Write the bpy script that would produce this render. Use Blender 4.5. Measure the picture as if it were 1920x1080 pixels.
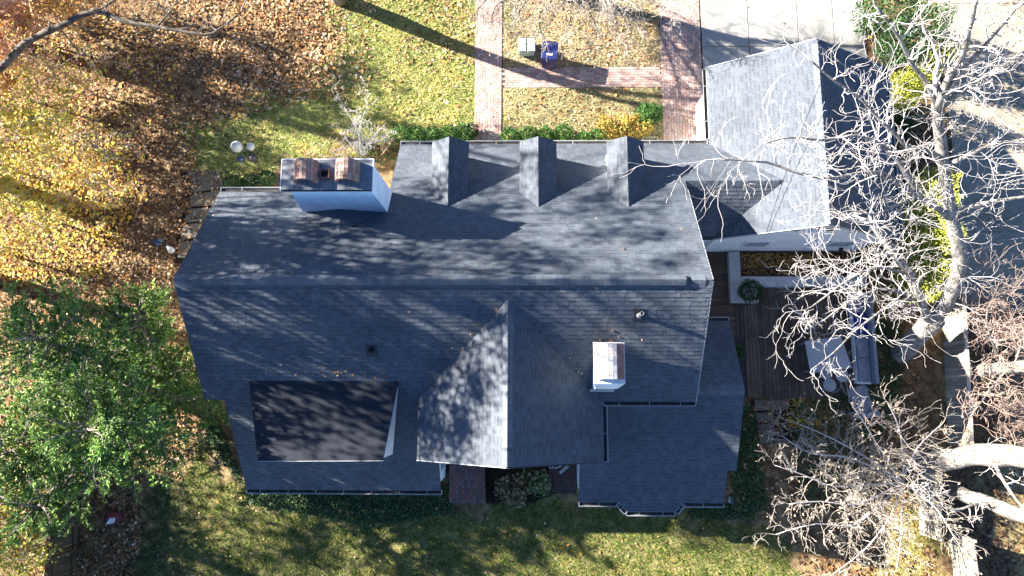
import bpy, math, random
import numpy as np
from mathutils import Vector, Matrix

# ------------------------------------------------------------------ camera, sky, sun
for o in list(bpy.data.objects):
    bpy.data.objects.remove(o)
scene = bpy.context.scene
COL = scene.collection
CAM_H = 27.0
RV = Vector((0.99980741, 0.00404796, -0.01920286)).normalized()
UV = Vector((-0.00096696, 0.98746854, 0.15781301)).normalized()
FV = -(RV.cross(UV)).normalized()
cam = bpy.data.cameras.new('camera')
cam.lens = 24.0
cam.sensor_width = 36.0
cam.clip_end = 2000
camo = bpy.data.objects.new('camera', cam)
COL.objects.link(camo)
m = Matrix.Identity(4)
for i in range(3):
    m[i][0] = RV[i]; m[i][1] = UV[i]; m[i][2] = -FV[i]
m[2][3] = CAM_H
camo.matrix_world = m
scene.camera = camo

SUN_AZ, SUN_EL = math.radians(17.0), math.radians(25.0)
LIGHT = Vector((math.cos(SUN_EL) * math.cos(SUN_AZ), -math.cos(SUN_EL) * math.sin(SUN_AZ), -math.sin(SUN_EL)))
w = bpy.data.worlds.new('World'); scene.world = w; w.use_nodes = True
nt = w.node_tree; nt.nodes.clear()
sky = nt.nodes.new('ShaderNodeTexSky'); sky.sky_type = 'NISHITA'; sky.sun_disc = False
sky.sun_elevation = SUN_EL; sky.dust_density = 0.05; sky.ozone_density = 6.0; sky.air_density = 0.75
sky.sun_rotation = math.radians(-73)
bg = nt.nodes.new('ShaderNodeBackground'); bg.inputs[1].default_value = 0.050
wo = nt.nodes.new('ShaderNodeOutputWorld')
nt.links.new(sky.outputs[0], bg.inputs[0]); nt.links.new(bg.outputs[0], wo.inputs[0])
sl = bpy.data.lights.new('sun', 'SUN'); sl.energy = 5.0; sl.angle = math.radians(0.55); sl.color = (1.0, 0.95, 0.86)
so = bpy.data.objects.new('sun', sl); COL.objects.link(so)
so.rotation_euler = LIGHT.to_track_quat('-Z', 'Y').to_euler(); so.location = (-40, 15, 40)
scene.view_settings.view_transform = 'Standard'; scene.view_settings.look = 'None'
scene.view_settings.exposure = 2.68; scene.view_settings.gamma = 1.0
scene.view_settings.use_curve_mapping = False

F_PX = 1280.0
def at(px, py, z=0.0):
    """world point at height z seen at photograph pixel (px, py)"""
    d = RV * ((px - 960) / F_PX) + UV * ((540 - py) / F_PX) + FV
    s = (z - CAM_H) / d.z
    return Vector((d.x * s, d.y * s, z))
def gxy(px, py, z=0.0):
    p = at(px, py, z); return (p.x, p.y)
CAMP = Vector((0, 0, CAM_H))
def seen(p):
    d = Vector(p) - CAMP; wv = d.dot(FV)
    return (960 + F_PX * d.dot(RV) / wv, 540 - F_PX * d.dot(UV) / wv)

# ------------------------------------------------------------------ materials
def mat(name, rough=0.8, spec=0.3):
    mm = bpy.data.materials.new(name); mm.use_nodes = True
    b = mm.node_tree.nodes['Principled BSDF']
    b.inputs['Roughness'].default_value = rough
    b.inputs['Specular IOR Level'].default_value = spec
    return mm, mm.node_tree, b
def mix(nt, a, b, fac, blend='MIX'):
    n = nt.nodes.new('ShaderNodeMix'); n.data_type = 'RGBA'; n.blend_type = blend
    def setin(idx, v):
        if hasattr(v, 'links') or isinstance(v, bpy.types.NodeSocket): nt.links.new(v, n.inputs[idx])
        elif isinstance(v, (int, float)): n.inputs[idx].default_value = v
        else: n.inputs[idx].default_value = (*v[:3], 1)
    setin(0, fac); setin(6, a); setin(7, b)
    return n.outputs[2]
def noise(nt, scale, detail=4, rough=0.6, coord=None, stretch=None):
    tc = nt.nodes.new('ShaderNodeNewGeometry')
    n = nt.nodes.new('ShaderNodeTexNoise'); n.inputs['Scale'].default_value = scale
    n.inputs['Detail'].default_value = detail; n.inputs['Roughness'].default_value = rough
    src = tc.outputs['Position']
    if stretch:
        mp = nt.nodes.new('ShaderNodeMapping'); mp.inputs['Scale'].default_value = stretch
        nt.links.new(src, mp.inputs[0]); src = mp.outputs[0]
    nt.links.new(src, n.inputs['Vector'])
    return n.outputs[0]
def ramp(nt, fac, stops):
    r = nt.nodes.new('ShaderNodeValToRGB')
    while len(r.color_ramp.elements) < len(stops): r.color_ramp.elements.new(0.5)
    for e, (p, c) in zip(r.color_ramp.elements, stops):
        e.position = p; e.color = (c, c, c, 1) if isinstance(c, (int, float)) else (*c, 1)
    nt.links.new(fac, r.inputs[0]); return r.outputs[0]
def bump(nt, b, h, strength=0.3, dist=0.02):
    n = nt.nodes.new('ShaderNodeBump'); n.inputs['Strength'].default_value = strength
    n.inputs['Distance'].default_value = dist
    nt.links.new(h, n.inputs['Height']); nt.links.new(n.outputs[0], b.inputs['Normal'])
def attr(nt, name='col'):
    n = nt.nodes.new('ShaderNodeAttribute'); n.attribute_name = name; return n
def plain(name, c, rough=0.7, spec=0.3, var=0.25, scale=6, bumps=0.0, bscale=40, metal=0):
    mm, nt, b = mat(name, rough, spec)
    n = ramp(nt, noise(nt, scale), [(0.3, 1 - var), (0.7, 1 + var * 0.4)])
    nt.links.new(mix(nt, c, n, 1.0, 'MULTIPLY'), b.inputs['Base Color'])
    b.inputs['Metallic'].default_value = metal
    if bumps: bump(nt, b, noise(nt, bscale), bumps)
    return mm
def vcol(name, rough=0.8, spec=0.25, var=0.3, scale=30, bumps=0.0, bscale=60, trans=0.0):
    mm, nt, b = mat(name, rough, spec)
    n = ramp(nt, noise(nt, scale), [(0.3, 1 - var), (0.7, 1 + var * 0.5)])
    c = mix(nt, attr(nt).outputs['Color'], n, 1.0, 'MULTIPLY')
    nt.links.new(c, b.inputs['Base Color'])
    if bumps: bump(nt, b, noise(nt, bscale), bumps)
    if trans:
        t = nt.nodes.new('ShaderNodeBsdfTranslucent'); nt.links.new(c, t.inputs[0])
        ms = nt.nodes.new('ShaderNodeMixShader'); ms.inputs[0].default_value = trans
        out = nt.nodes['Material Output']
        nt.links.new(b.outputs[0], ms.inputs[1]); nt.links.new(t.outputs[0], ms.inputs[2])
        nt.links.new(ms.outputs[0], out.inputs[0])
    return mm

def shingle_mat():
    mm, nt, b = mat('asphalt_shingle', 0.75, 0.35)
    big = ramp(nt, noise(nt, 0.7, 3), [(0.3, 0.85), (0.7, 1.12)])
    fine = ramp(nt, noise(nt, 55, 3), [(0.3, 0.72), (0.7, 1.18)])
    c = mix(nt, attr(nt).outputs['Color'], big, 1.0, 'MULTIPLY')
    c = mix(nt, c, fine, 1.0, 'MULTIPLY')
    nt.links.new(c, b.inputs['Base Color']); bump(nt, b, noise(nt, 160, 2), 0.35, 0.01)
    return mm
def concrete_mat(name, c):
    mm, nt, b = mat(name, 0.85, 0.25)
    n1 = ramp(nt, noise(nt, 0.9, 6), [(0.3, 0.78), (0.7, 1.08)])
    n2 = ramp(nt, noise(nt, 14, 5, 0.7), [(0.35, 0.8), (0.65, 1.08)])
    st = ramp(nt, noise(nt, 0.45, 5, 0.7), [(0.52, 1.0), (0.68, 0.62)]); cr = ramp(nt, noise(nt, 2.6, 9, 0.75), [(0.30, 0.55), (0.36, 1.0)])
    cc = mix(nt, mix(nt, mix(nt, mix(nt, c, n1, 1, 'MULTIPLY'), n2, 1, 'MULTIPLY'), st, 1, 'MULTIPLY'), cr, 1, 'MULTIPLY')
    nt.links.new(cc, b.inputs['Base Color'])
    bump(nt, b, noise(nt, 60), 0.2); return mm
def wood_mat(name, c1, c2, stretch):
    mm, nt, b = mat(name, 0.8, 0.25)
    g = ramp(nt, noise(nt, 4, 8, 0.65, stretch=stretch), [(0.3, 0.0), (0.7, 1.0)])
    c = mix(nt, c1, c2, g)
    c = mix(nt, c, ramp(nt, noise(nt, 1.1, 4), [(0.3, 0.6), (0.7, 1.15)]), 1.0, 'MULTIPLY')
    oi = nt.nodes.new('ShaderNodeObjectInfo')
    c = mix(nt, c, ramp(nt, oi.outputs['Random'], [(0, 0.68), (1, 1.2)]), 1.0, 'MULTIPLY')
    nt.links.new(c, b.inputs['Base Color']); bump(nt, b, noise(nt, 8, 6, 0.7, stretch=stretch), 0.35)
    return mm
def bark_mat(name, c1, c2, scale=5, stretch=(1, 1, .35)):
    mm, nt, b = mat(name, 0.85, 0.2)
    g = ramp(nt, noise(nt, scale, 6, 0.65, stretch=stretch), [(0.35, 0.0), (0.62, 1.0)])
    nt.links.new(mix(nt, c1, c2, g), b.inputs['Base Color'])
    bump(nt, b, noise(nt, 14, 6, 0.7, stretch=stretch), 0.7, 0.03); return mm
def ground_mat():
    mm, nt, b = mat('ground_soil_and_turf', 0.95, 0.1)
    a = attr(nt, 'col')
    n1 = ramp(nt, noise(nt, 0.55, 5), [(0.3, 0.62), (0.7, 1.2)])
    n2 = ramp(nt, noise(nt, 9, 6, 0.7), [(0.3, 0.6), (0.7, 1.3)])
    n3 = ramp(nt, noise(nt, 2.2, 4), [(0.42, 0.0), (0.62, 1.0)])
    c = mix(nt, a.outputs['Color'], n1, 1, 'MULTIPLY')
    c = mix(nt, c, mix(nt, c, (0.55, 0.42, 0.2), 0.35), n3)
    c = mix(nt, c, n2, 1, 'MULTIPLY')
    nt.links.new(c, b.inputs['Base Color']); bump(nt, b, noise(nt, 22, 6, 0.7), 0.8, 0.05); return mm

M = {}
M['shingle'] = shingle_mat()
M['rolled'] = plain('rolled_roofing', (0.018, 0.021, 0.03), 0.8, 0.3, 0.3, 3, 0.2, 90)
M['cap_slate'] = plain('grey_cap_tile', (0.20, 0.21, 0.22), 0.8, 0.3, 0.3, 3, 0.2, 60)
M['vent_grey'] = plain('galvanised_pipe', (0.26, 0.26, 0.26), 0.5, 0.4, 0.3)
M['roofdeck'] = plain('roof_edge', (0.05, 0.055, 0.065), 0.8)
M['stack_shade_tint'] = plain('white_brick_shade_blue', (0.72, 0.86, 0.97), 0.65, 0.3, 0.15, 2.5, 0.25, 30)  # white stack, the blue of its skylit shade put into the colour
M['white'] = plain('white_painted_wall', (0.86, 0.86, 0.84), 0.65, 0.3, 0.12, 1.5, 0.08, 25)
M['trim'] = plain('white_trim', (0.8, 0.8, 0.8), 0.45, 0.4, 0.08)
M['gutter'] = plain('gutter_metal', (0.42, 0.42, 0.42), 0.35, 0.5, 0.15, 5)
M['trough'] = plain('gutter_trough', (0.06, 0.055, 0.05), 0.9, 0.1, 0.5, 9)
M['dark'] = plain('dark_metal', (0.02, 0.02, 0.023), 0.5, 0.4)
M['glass'] = plain('window_glass', (0.02, 0.025, 0.03), 0.08, 0.8, 0.1)
M['brick'] = vcol('brick_red', 0.85, 0.2, 0.35, 40, 0.3, 70)
M['mortar'] = plain('mortar_sand', (0.20, 0.17, 0.14), 0.95, 0.1, 0.4, 12)
M['mortar_dark'] = plain('mortar_joint', (0.06, 0.05, 0.045), 0.95, 0.1, 0.4, 12)
M['concrete'] = concrete_mat('concrete', (0.31, 0.297, 0.275))
M['concrete_warm'] = concrete_mat('aged_concrete', (0.34, 0.285, 0.215))
M['stone'] = concrete_mat('flagstone', (0.15, 0.135, 0.105))
M['curb'] = concrete_mat('cast_stone', (0.52, 0.52, 0.52))
M['deck'] = wood_mat('weathered_deck_wood', (0.07, 0.052, 0.04), (0.16, 0.125, 0.095), (9, .5, 9))
M['deckx'] = wood_mat('weathered_deck_wood_cross', (0.07, 0.048, 0.035), (0.15, 0.11, 0.08), (.5, 9, 9))
M['fence'] = wood_mat('weathered_fence_wood', (0.34, 0.29, 0.22), (0.52, 0.47, 0.38), (9, 9, .6))
M['fence_dark'] = wood_mat('dark_brown_fence_wood', (0.07, 0.05, 0.03), (0.14, 0.10, 0.06), (9, 9, .6))  # dark brown boards, much deeper in tone than the other fence wood
M['timber'] = wood_mat('garden_timber', (0.05, 0.035, 0.025), (0.1, 0.07, 0.05), (.6, 9, 9))
M['pale_bark'] = bark_mat('pale_smooth_bark', (0.11, 0.095, 0.08), (0.34, 0.315, 0.28), 7, (1, 1, .6))
M['twig_pale'] = plain('pale_twig_bark', (0.52, 0.475, 0.45), 0.8, 0.2, 0.3, 3)
M['twig_tan'] = plain('tan_twig_bark', (0.55, 0.46, 0.37), 0.85, 0.2, 0.4, 3)
M['twig_dogwood'] = plain('warm_grey_twig_bark', (0.50, 0.43, 0.36), 0.85, 0.2, 0.4, 3)
M['twig_red'] = plain('russet_twig_bark', (0.42, 0.30, 0.24), 0.85, 0.2, 0.4, 3)
M['grey_bark'] = bark_mat('grey_bark', (0.12, 0.10, 0.085), (0.30, 0.26, 0.22), 6)
M['dark_bark'] = bark_mat('dark_bark', (0.04, 0.032, 0.028), (0.15, 0.125, 0.10), 6)
M['leaf'] = vcol('dry_leaf', 0.75, 0.25, 0.25, 25, trans=0.15)
M['green'] = vcol('evergreen_foliage', 0.6, 0.3, 0.25, 12, trans=0.12)
M['grass'] = vcol('grass_blade', 0.8, 0.15, 0.2, 3, trans=0.15)
M['ground'] = ground_mat()
M['bin_blue'] = plain('blue_plastic', (0.018, 0.03, 0.13), 0.35, 0.45, 0.2, 8)
M['bin_grey'] = plain('pale_green_plastic', (0.42, 0.50, 0.47), 0.5, 0.4, 0.25, 8)
M['bin_dark'] = plain('black_rubber', (0.015, 0.015, 0.016), 0.7, 0.3)
M['label'] = plain('white_sticker', (0.8, 0.8, 0.8), 0.6)
M['terracotta'] = plain('terracotta', (0.16, 0.09, 0.07), 0.8, 0.2, 0.3)
M['cloth_grey'] = plain('grey_fabric', (0.22, 0.245, 0.28), 0.9, 0.1, 0.25, 7)
M['cloth_blue'] = plain('navy_fabric', (0.03, 0.05, 0.22), 0.9, 0.1, 0.25, 7)
M['table'] = concrete_mat('grey_table_top', (0.40, 0.41, 0.43))
M['glazed'] = plain('pale_glazed_ceramic', (0.55, 0.55, 0.5), 0.35, 0.5, 0.25, 10)
M['glazed_blue'] = plain('dark_blue_ceramic', (0.03, 0.06, 0.11), 0.3, 0.5, 0.3, 10)
M['glazed_plum'] = plain('dark_plum_ceramic', (0.05, 0.04, 0.05), 0.5, 0.4, 0.3, 10)
M['red_cloth'] = plain('red_vinyl', (0.12, 0.03, 0.05), 0.6, 0.3, 0.4, 12)
M['hose'] = plain('green_hose', (0.04, 0.11, 0.06), 0.5, 0.4)
M['green_door'] = plain('green_paint', (0.12, 0.3, 0.2), 0.5, 0.4, 0.15)
M['wire'] = plain('cable', (0.18, 0.18, 0.19), 0.5, 0.3)
M['soil'] = plain('bed_soil', (0.035, 0.026, 0.02), 1.0, 0.05, 0.5, 8, 0.8, 20)
M['lamp_glass'] = plain('floodlight_glass', (0.6, 0.68, 0.75), 0.15, 0.6, 0.1)

# ------------------------------------------------------------------ mesh helpers
def V3(p): return Vector(p)
class MB:
    def __init__(s): s.v = []; s.f = []; s.c = []
    def poly(s, pts, col=None):
        i = len(s.v); s.v += [tuple(p) for p in pts]; s.f.append(tuple(range(i, i + len(pts))))
        if col is not None: s.c += [col] * len(pts)
        return s
    def prism(s, bot, top, col=None):
        n = len(bot); i = len(s.v); s.v += [tuple(p) for p in bot] + [tuple(p) for p in top]
        s.f.append(tuple(range(i + n - 1, i - 1, -1))); s.f.append(tuple(range(i + n, i + 2 * n)))
        for k in range(n):
            a, b = k, (k + 1) % n
            s.f.append((i + a, i + b, i + n + b, i + n + a))
        if col is not None: s.c += [col] * (2 * n)
        return s
    def box(s, x0, y0, z0, x1, y1, z1, col=None):
        r = [(x0, y0), (x1, y0), (x1, y1), (x0, y1)]
        return s.prism([(x, y, z0) for x, y in r], [(x, y, z1) for x, y in r], col)
    def obox(s, c, hx, hy, z0, z1, ang=0, taper=1.0, col=None):
        ca, sa = math.cos(ang), math.sin(ang)
        def rect(k): return [(c[0] + ca * x * k - sa * y * k, c[1] + sa * x * k + ca * y * k) for x, y in ((-hx, -hy), (hx, -hy), (hx, hy), (-hx, hy))]
        return s.prism([(x, y, z0) for x, y in rect(1)], [(x, y, z1) for x, y in rect(taper)], col)
    def bar(s, a, b, w, h, col=None):
        a, b = V3(a), V3(b); d = (b - a).normalized()
        up = Vector((0, 0, 1)) if abs(d.z) < 0.95 else Vector((0, 1, 0))
        sd = d.cross(up).normalized() * (w / 2); u = sd.cross(d).normalized() * (h / 2)
        q = [-sd - u, sd - u, sd + u, -sd + u]
        return s.prism([a + k for k in q], [b + k for k in q], col)
    def tube(s, pts, rad, sides=6, cap=True, col=None):
        pts = [V3(p) for p in pts]; n = len(pts); base = len(s.v)
        prev = None
        for k in range(n):
            d = (pts[min(k + 1, n - 1)] - pts[max(k - 1, 0)])
            d = d.normalized() if d.length > 1e-6 else Vector((0, 0, 1))
            if prev is None: prev = d.orthogonal().normalized()
            a = prev - d * prev.dot(d)
            a = a.normalized() if a.length > 1e-4 else d.orthogonal().normalized()
            prev = a; b = d.cross(a); r = rad[k] if hasattr(rad, '__len__') else rad
            for j in range(sides):
                t = 2 * math.pi * j / sides
                p = pts[k] + a * (r * math.cos(t)) + b * (r * math.sin(t)); s.v.append(tuple(p))
        for k in range(n - 1):
            for j in range(sides):
                j2 = (j + 1) % sides; o = base + k * sides
                s.f.append((o + j, o + j2, o + sides + j2, o + sides + j))
        if cap:
            s.f.append(tuple(base + j for j in range(sides - 1, -1, -1)))
            s.f.append(tuple(base + (n - 1) * sides + j for j in range(sides)))
        if col is not None: s.c += [col] * (n * sides)
        return s
    def lathe(s, c, prof, sides=20, sx=1, sy=1, col=None):
        base = len(s.v); n = len(prof)
        for r, z in prof:
            for j in range(sides):
                t = 2 * math.pi * j / sides
                s.v.append((c[0] + r * sx * math.cos(t), c[1] + r * sy * math.sin(t), c[2] + z))
        for k in range(n - 1):
            for j in range(sides):
                j2 = (j + 1) % sides; o = base + k * sides
                s.f.append((o + j, o + j2, o + sides + j2, o + sides + j))
        s.f.append(tuple(base + j for j in range(sides - 1, -1, -1)))
        s.f.append(tuple(base + (n - 1) * sides + j for j in range(sides)))
        if col is not None: s.c += [col] * (n * sides)
        return s
    def mesh(s, name, material, smooth=False):
        me = bpy.data.meshes.new(name); me.from_pydata(s.v, [], s.f); me.materials.append(material)
        if s.c and len(s.c) == len(s.v):
            a = me.attributes.new('col', 'FLOAT_COLOR', 'POINT')
            a.data.foreach_set('color', np.array([(*c, 1.0) for c in s.c], dtype=np.float32).ravel())
        if smooth: me.polygons.foreach_set('use_smooth', [True] * len(me.polygons))
        me.update(); return me
    def build(s, name, material, parent=None, smooth=False, **kw):
        return link(name, s.mesh(name, material, smooth), parent, **kw)
def link(name, me, parent=None, kind=None, label=None, cat=None, group=None):
    o = bpy.data.objects.new(name, me); COL.objects.link(o)
    if parent is not None:
        o.parent = parent; o.matrix_parent_inverse = parent.matrix_basis.inverted()
    if kind: o['kind'] = kind
    if label: o['label'] = label
    if cat: o['category'] = cat
    if group: o['group'] = group
    return o
def thing(name, loc, label, cat, group=None):
    o = bpy.data.objects.new(name, None); COL.objects.link(o); o.location = loc
    o.empty_display_size = 0.2
    o['label'] = label; o['category'] = cat
    if group: o['group'] = group
    return o
def bevel(o, wd=0.01, seg=2):
    b = o.modifiers.new('bevel', 'BEVEL'); b.width = wd; b.segments = seg; b.limit_method = 'ANGLE'; return o
rng = random.Random(7)
nr = np.random.default_rng(11)

def npmesh(name, verts, faces, cols, material, parent=None, smooth=False, **kw):
    """verts (n,3), faces (m,k) arrays, cols (n,3)"""
    me = bpy.data.meshes.new(name)
    nv, nf, k = len(verts), len(faces), faces.shape[1]
    me.vertices.add(nv); me.vertices.foreach_set('co', np.asarray(verts, np.float32).ravel())
    me.loops.add(nf * k); me.loops.foreach_set('vertex_index', faces.astype(np.int32).ravel())
    me.polygons.add(nf); me.polygons.foreach_set('loop_start', np.arange(0, nf * k, k, dtype=np.int32))
    me.polygons.foreach_set('loop_total', np.full(nf, k, np.int32))
    me.materials.append(material)
    if cols is not None:
        a = me.attributes.new('col', 'FLOAT_COLOR', 'POINT')
        a.data.foreach_set('color', np.hstack([cols, np.ones((nv, 1))]).astype(np.float32).ravel())
    me.update(calc_edges=True); me.validate()
    return link(name, me, parent, **kw)
def leaf_arrays(pos, size, cols, axis=None, flat=0.5, width=0.6, fold=0.18):
    """folded leaf shapes: 4 verts, 2 tris each. flat=1 lies on the ground"""
    n = len(pos)
    if axis is None:
        a = nr.uniform(0, 2 * np.pi, n); t = nr.normal(0, 1 - flat, n)
        axis = np.stack([np.cos(a) * np.cos(t), np.sin(a) * np.cos(t), np.sin(t)], 1)
    axis = axis / (np.linalg.norm(axis, axis=1, keepdims=True) + 1e-9)
    nrm = np.stack([nr.normal(0, 1.1 - flat, n), nr.normal(0, 1.1 - flat, n), np.ones(n)], 1)
    side = np.cross(axis, nrm); side /= (np.linalg.norm(side, axis=1, keepdims=True) + 1e-9)
    up = np.cross(side, axis)
    s = (size * nr.uniform(0.65, 1.35, n))[:, None]
    f = nr.uniform(-0.3, 1, n)[:, None] * fold
    wv = width * nr.uniform(0.75, 1.2, n)[:, None]
    v = np.stack([pos - axis * s * .5, pos + side * s * .5 * wv + up * s * f, pos + axis * s * .5, pos - side * s * .5 * wv + up * s * f], 1).reshape(-1, 3)
    i = np.arange(n)[:, None] * 4
    f1 = np.hstack([i, i + 1, i + 2]); f2 = np.hstack([i, i + 2, i + 3])
    return v, np.vstack([f1, f2]), np.repeat(cols, 4, axis=0)
def pick(pal, n, var=0.25):
    pal = np.array(pal); c = pal[nr.integers(0, len(pal), n)]
    return c * nr.uniform(1 - var, 1 + var, (n, 1))
def inpoly(x, y, poly):
    r = np.zeros(len(x), bool); n = len(poly)
    for i in range(n):
        x0, y0 = poly[i]; x1, y1 = poly[(i + 1) % n]
        c = ((y0 > y) != (y1 > y)) & (x < (x1 - x0) * (y - y0) / (y1 - y0 + 1e-12) + x0)
        r ^= c
    return r
def sample(poly, n):
    p = np.array(poly); lo, hi = p.min(0), p.max(0); out = []; tot = 0
    while tot < n:
        q = nr.uniform(lo, hi, (n * 2, 2)); q = q[inpoly(q[:, 0], q[:, 1], poly)]
        out.append(q); tot += len(q)
    return np.vstack(out)[:n]
def gpoly(pts, z=0.0): return [gxy(x, y, z) for x, y in pts]

TAN = [(.52, .30, .12), (.45, .20, .06), (.26, .12, .045), (.60, .44, .27), (.36, .19, .08), (.15, .07, .03), (.55, .25, .07), (.64, .50, .34), (.08, .042, .02), (.60, .37, .15)]
BROWN = [(.16, .085, .05), (.22, .11, .06), (.08, .045, .03), (.30, .17, .09), (.22, .135, .08)]
YEL = [(.62, .42, .05), (.56, .38, .07), (.50, .40, .06), (.60, .30, .05), (.40, .38, .06)]
GREEN = [(.045, .10, .028), (.06, .13, .03), (.03, .075, .025), (.075, .15, .035)]

# ------------------------------------------------------------------ ground
GRASS_N = gpoly([(618, -80), (604, 60), (598, 165), (470, 190), (365, 232), (370, 330), (420, 345), (540, 310), (760, 310), (925, 310), (925, -80)])
GRASS_M = gpoly([(915, -80), (915, 150), (1270, 150), (1270, -80)])
GRASS_M2 = gpoly([(915, 140), (915, 300), (1270, 300), (1270, 140)])
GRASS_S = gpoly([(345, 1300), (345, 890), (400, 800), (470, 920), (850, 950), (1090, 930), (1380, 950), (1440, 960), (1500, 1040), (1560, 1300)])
GRASS_FENCE_SHADE = gpoly([(268, 1300), (262, 900), (345, 860), (345, 1300)])  # strip where the left fence's shadow falls, painted as darker grass
GRASS_E = gpoly([(1880, 700), (1850, 840), (1850, 960), (1890, 1010), (1890, 1300), (2400, 1300), (2400, 700)])
GRASS_E2 = gpoly([(1660, 900), (1640, 1000), (1660, 1120), (1745, 1120), (1745, 900)])
def warp(x, y):
    return (x + .55 * np.sin(1.1 * y + .7 * x) + .3 * np.sin(2.9 * y - 1.3 * x + 1) + .16 * np.sin(6.1 * y + 3.3 * x),
            y + .45 * np.sin(1.3 * x + .5 * y) + .25 * np.sin(3.3 * x + 1.7 * y + 2) + .14 * np.sin(6.7 * x - 2.9 * y))
def soft_mask(x, y, poly, k=5, r=0.35):
    m_ = np.zeros(len(x)); x, y = warp(x, y)
    for dx, dy in [(0, 0), (r, 0), (-r, 0), (0, r), (0, -r)]:
        m_ += inpoly(x + dx, y + dy, poly)
    return m_ / 5
def build_ground():
    xs = np.arange(-34, 34.01, 0.25); ys = np.arange(-22, 30.01, 0.25)
    X, Y = np.meshgrid(xs, ys); x, y = X.ravel(), Y.ravel()
    col = np.tile(np.array([.15, .09, .05]), (len(x), 1))
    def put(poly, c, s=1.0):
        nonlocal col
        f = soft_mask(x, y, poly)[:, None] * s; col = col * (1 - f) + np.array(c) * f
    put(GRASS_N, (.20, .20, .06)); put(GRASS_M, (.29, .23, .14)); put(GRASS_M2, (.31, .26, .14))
    put(GRASS_S, (.085, .095, .028)); put(GRASS_FENCE_SHADE, (.06, .075, .025)); put(GRASS_E, (.30, .22, .10)); put(GRASS_E2, (.24, .2, .07))
    # dark green patch beside the chimney, bare soil spot in front of the bay
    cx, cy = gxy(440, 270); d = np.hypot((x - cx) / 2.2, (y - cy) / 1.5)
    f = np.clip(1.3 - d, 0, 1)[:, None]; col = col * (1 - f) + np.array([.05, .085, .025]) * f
    cx, cy = gxy(1290, 985); d = np.hypot((x - cx) / .5, (y - cy) / .45)
    f = np.clip(1.5 - d, 0, 1)[:, None]; col = col * (1 - f) + np.array([.05, .04, .03]) * f
    z = nr.normal(0, .006, len(x))
    nx, ny = len(xs), len(ys)
    i, j = np.meshgrid(np.arange(nx - 1), np.arange(ny - 1)); a = (j * nx + i).ravel()
    faces = np.stack([a, a + 1, a + 1 + nx, a + nx], 1)
    v = np.stack([x, y, z], 1)
    # outer skirt to the horizon
    n0 = len(v); x0, x1, y0, y1 = xs[0], xs[-1], ys[0], ys[-1]; B = 400
    ext = np.array([(x0, y0, 0), (x1, y0, 0), (x1, y1, 0), (x0, y1, 0), (-B, -B, 0), (B, -B, 0), (B, B, 0), (-B, B, 0)])
    ext[:, 2] = -.02
    v = np.vstack([v, ext]); col = np.vstack([col, np.tile([.1, .085, .04], (8, 1))])
    q = n0 + np.array([[4, 5, 1, 0], [5, 6, 2, 1], [6, 7, 3, 2], [7, 4, 0, 3]])
    npmesh('ground', v, np.vstack([faces, q]), col, M['ground'], kind='structure')
build_ground()

# ------------------------------------------------------------------ paving: brick paths, driveway, flagstones
BRICKC = [(.42, .29, .245), (.46, .32, .28), (.36, .24, .20), (.50, .37, .32), (.40, .29, .26), (.45, .275, .225), (.33, .225, .20), (.47, .34, .30)]
def brick_mesh(cx, L, W, T, c):
    b = MB(); e = .006
    b.prism([(-L/2, -W/2, 0), (L/2, -W/2, 0), (L/2, W/2, 0), (-L/2, W/2, 0)], [(-L/2, -W/2, T - e), (L/2, -W/2, T - e), (L/2, W/2, T - e), (-L/2, W/2, T - e)], c)
    b.prism([(-L/2, -W/2, T - e), (L/2, -W/2, T - e), (L/2, W/2, T - e), (-L/2, W/2, T - e)], [(-L/2 + e, -W/2 + e, T), (L/2 - e, -W/2 + e, T), (L/2 - e, W/2 - e, T), (-L/2 + e, W/2 - e, T)], c)
    return b
def lay_bricks(poly, vertical, z0, T, L=.205, W=.104, gap=.009):
    """list of (cx, cy, vertical, dz, variant)"""
    p = np.array(poly); lo, hi = p.min(0), p.max(0); out = []
    a0, a1 = (lo[1], hi[1]) if vertical else (lo[0], hi[0])
    c0, c1 = (lo[0], hi[0]) if vertical else (lo[1], hi[1])
    r = 0; c = c0 + W / 2
    while c < c1:
        s = a0 + (L / 2 if r % 2 else L) - rng.uniform(0, .02)
        while s < a1:
            q = (c, s) if vertical else (s, c)
            if inpoly(np.array([q[0]]), np.array([q[1]]), poly)[0]:
                out.append((q[0] + rng.uniform(-.002, .002), q[1] + rng.uniform(-.002, .002), vertical, rng.uniform(-.004, .004), rng.randrange(8)))
            s += L + gap
        c += W + gap; r += 1
    return out
VAR = {}
def brick_var(v, vert, T):
    key = (v, vert, T)
    if key not in VAR:
        b = brick_mesh(0, .205, .104, T, BRICKC[v])
        if vert: b.v = [(-y, x, z) for x, y, z in b.v]
        VAR[key] = b
    return VAR[key]
BM = {}
def place_bricks(root, bricks, z0, T, limit=300):
    bricks = sorted(bricks, key=lambda b: (Vector((b[0], b[1], z0)) - CAMP).length if -20 < seen((b[0], b[1], z0))[1] < 1100 else 99)
    rest = MB()
    for i, (x, y, vert, dz, v) in enumerate(bricks):
        t = brick_var(v, vert, T)
        if i < limit:
            if (v, vert, T) not in BM: BM[(v, vert, T)] = t.mesh('brick', M['brick'])
            o = link('brick', BM[(v, vert, T)], root); o.location = (x - root.location.x, y - root.location.y, z0 + dz - root.location.z)
            o.matrix_parent_inverse = Matrix.Identity(4)
            o.rotation_euler.z = rng.uniform(-.02, .02)
        else:
            n = len(rest.v); rest.v += [(a + x, b + y, c + z0 + dz) for a, b, c in t.v]
            rest.f += [tuple(k + n for k in f) for f in t.f]; rest.c += t.c
    if rest.v: rest.build('brick_field', M['brick'], root, kind='stuff')
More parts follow.
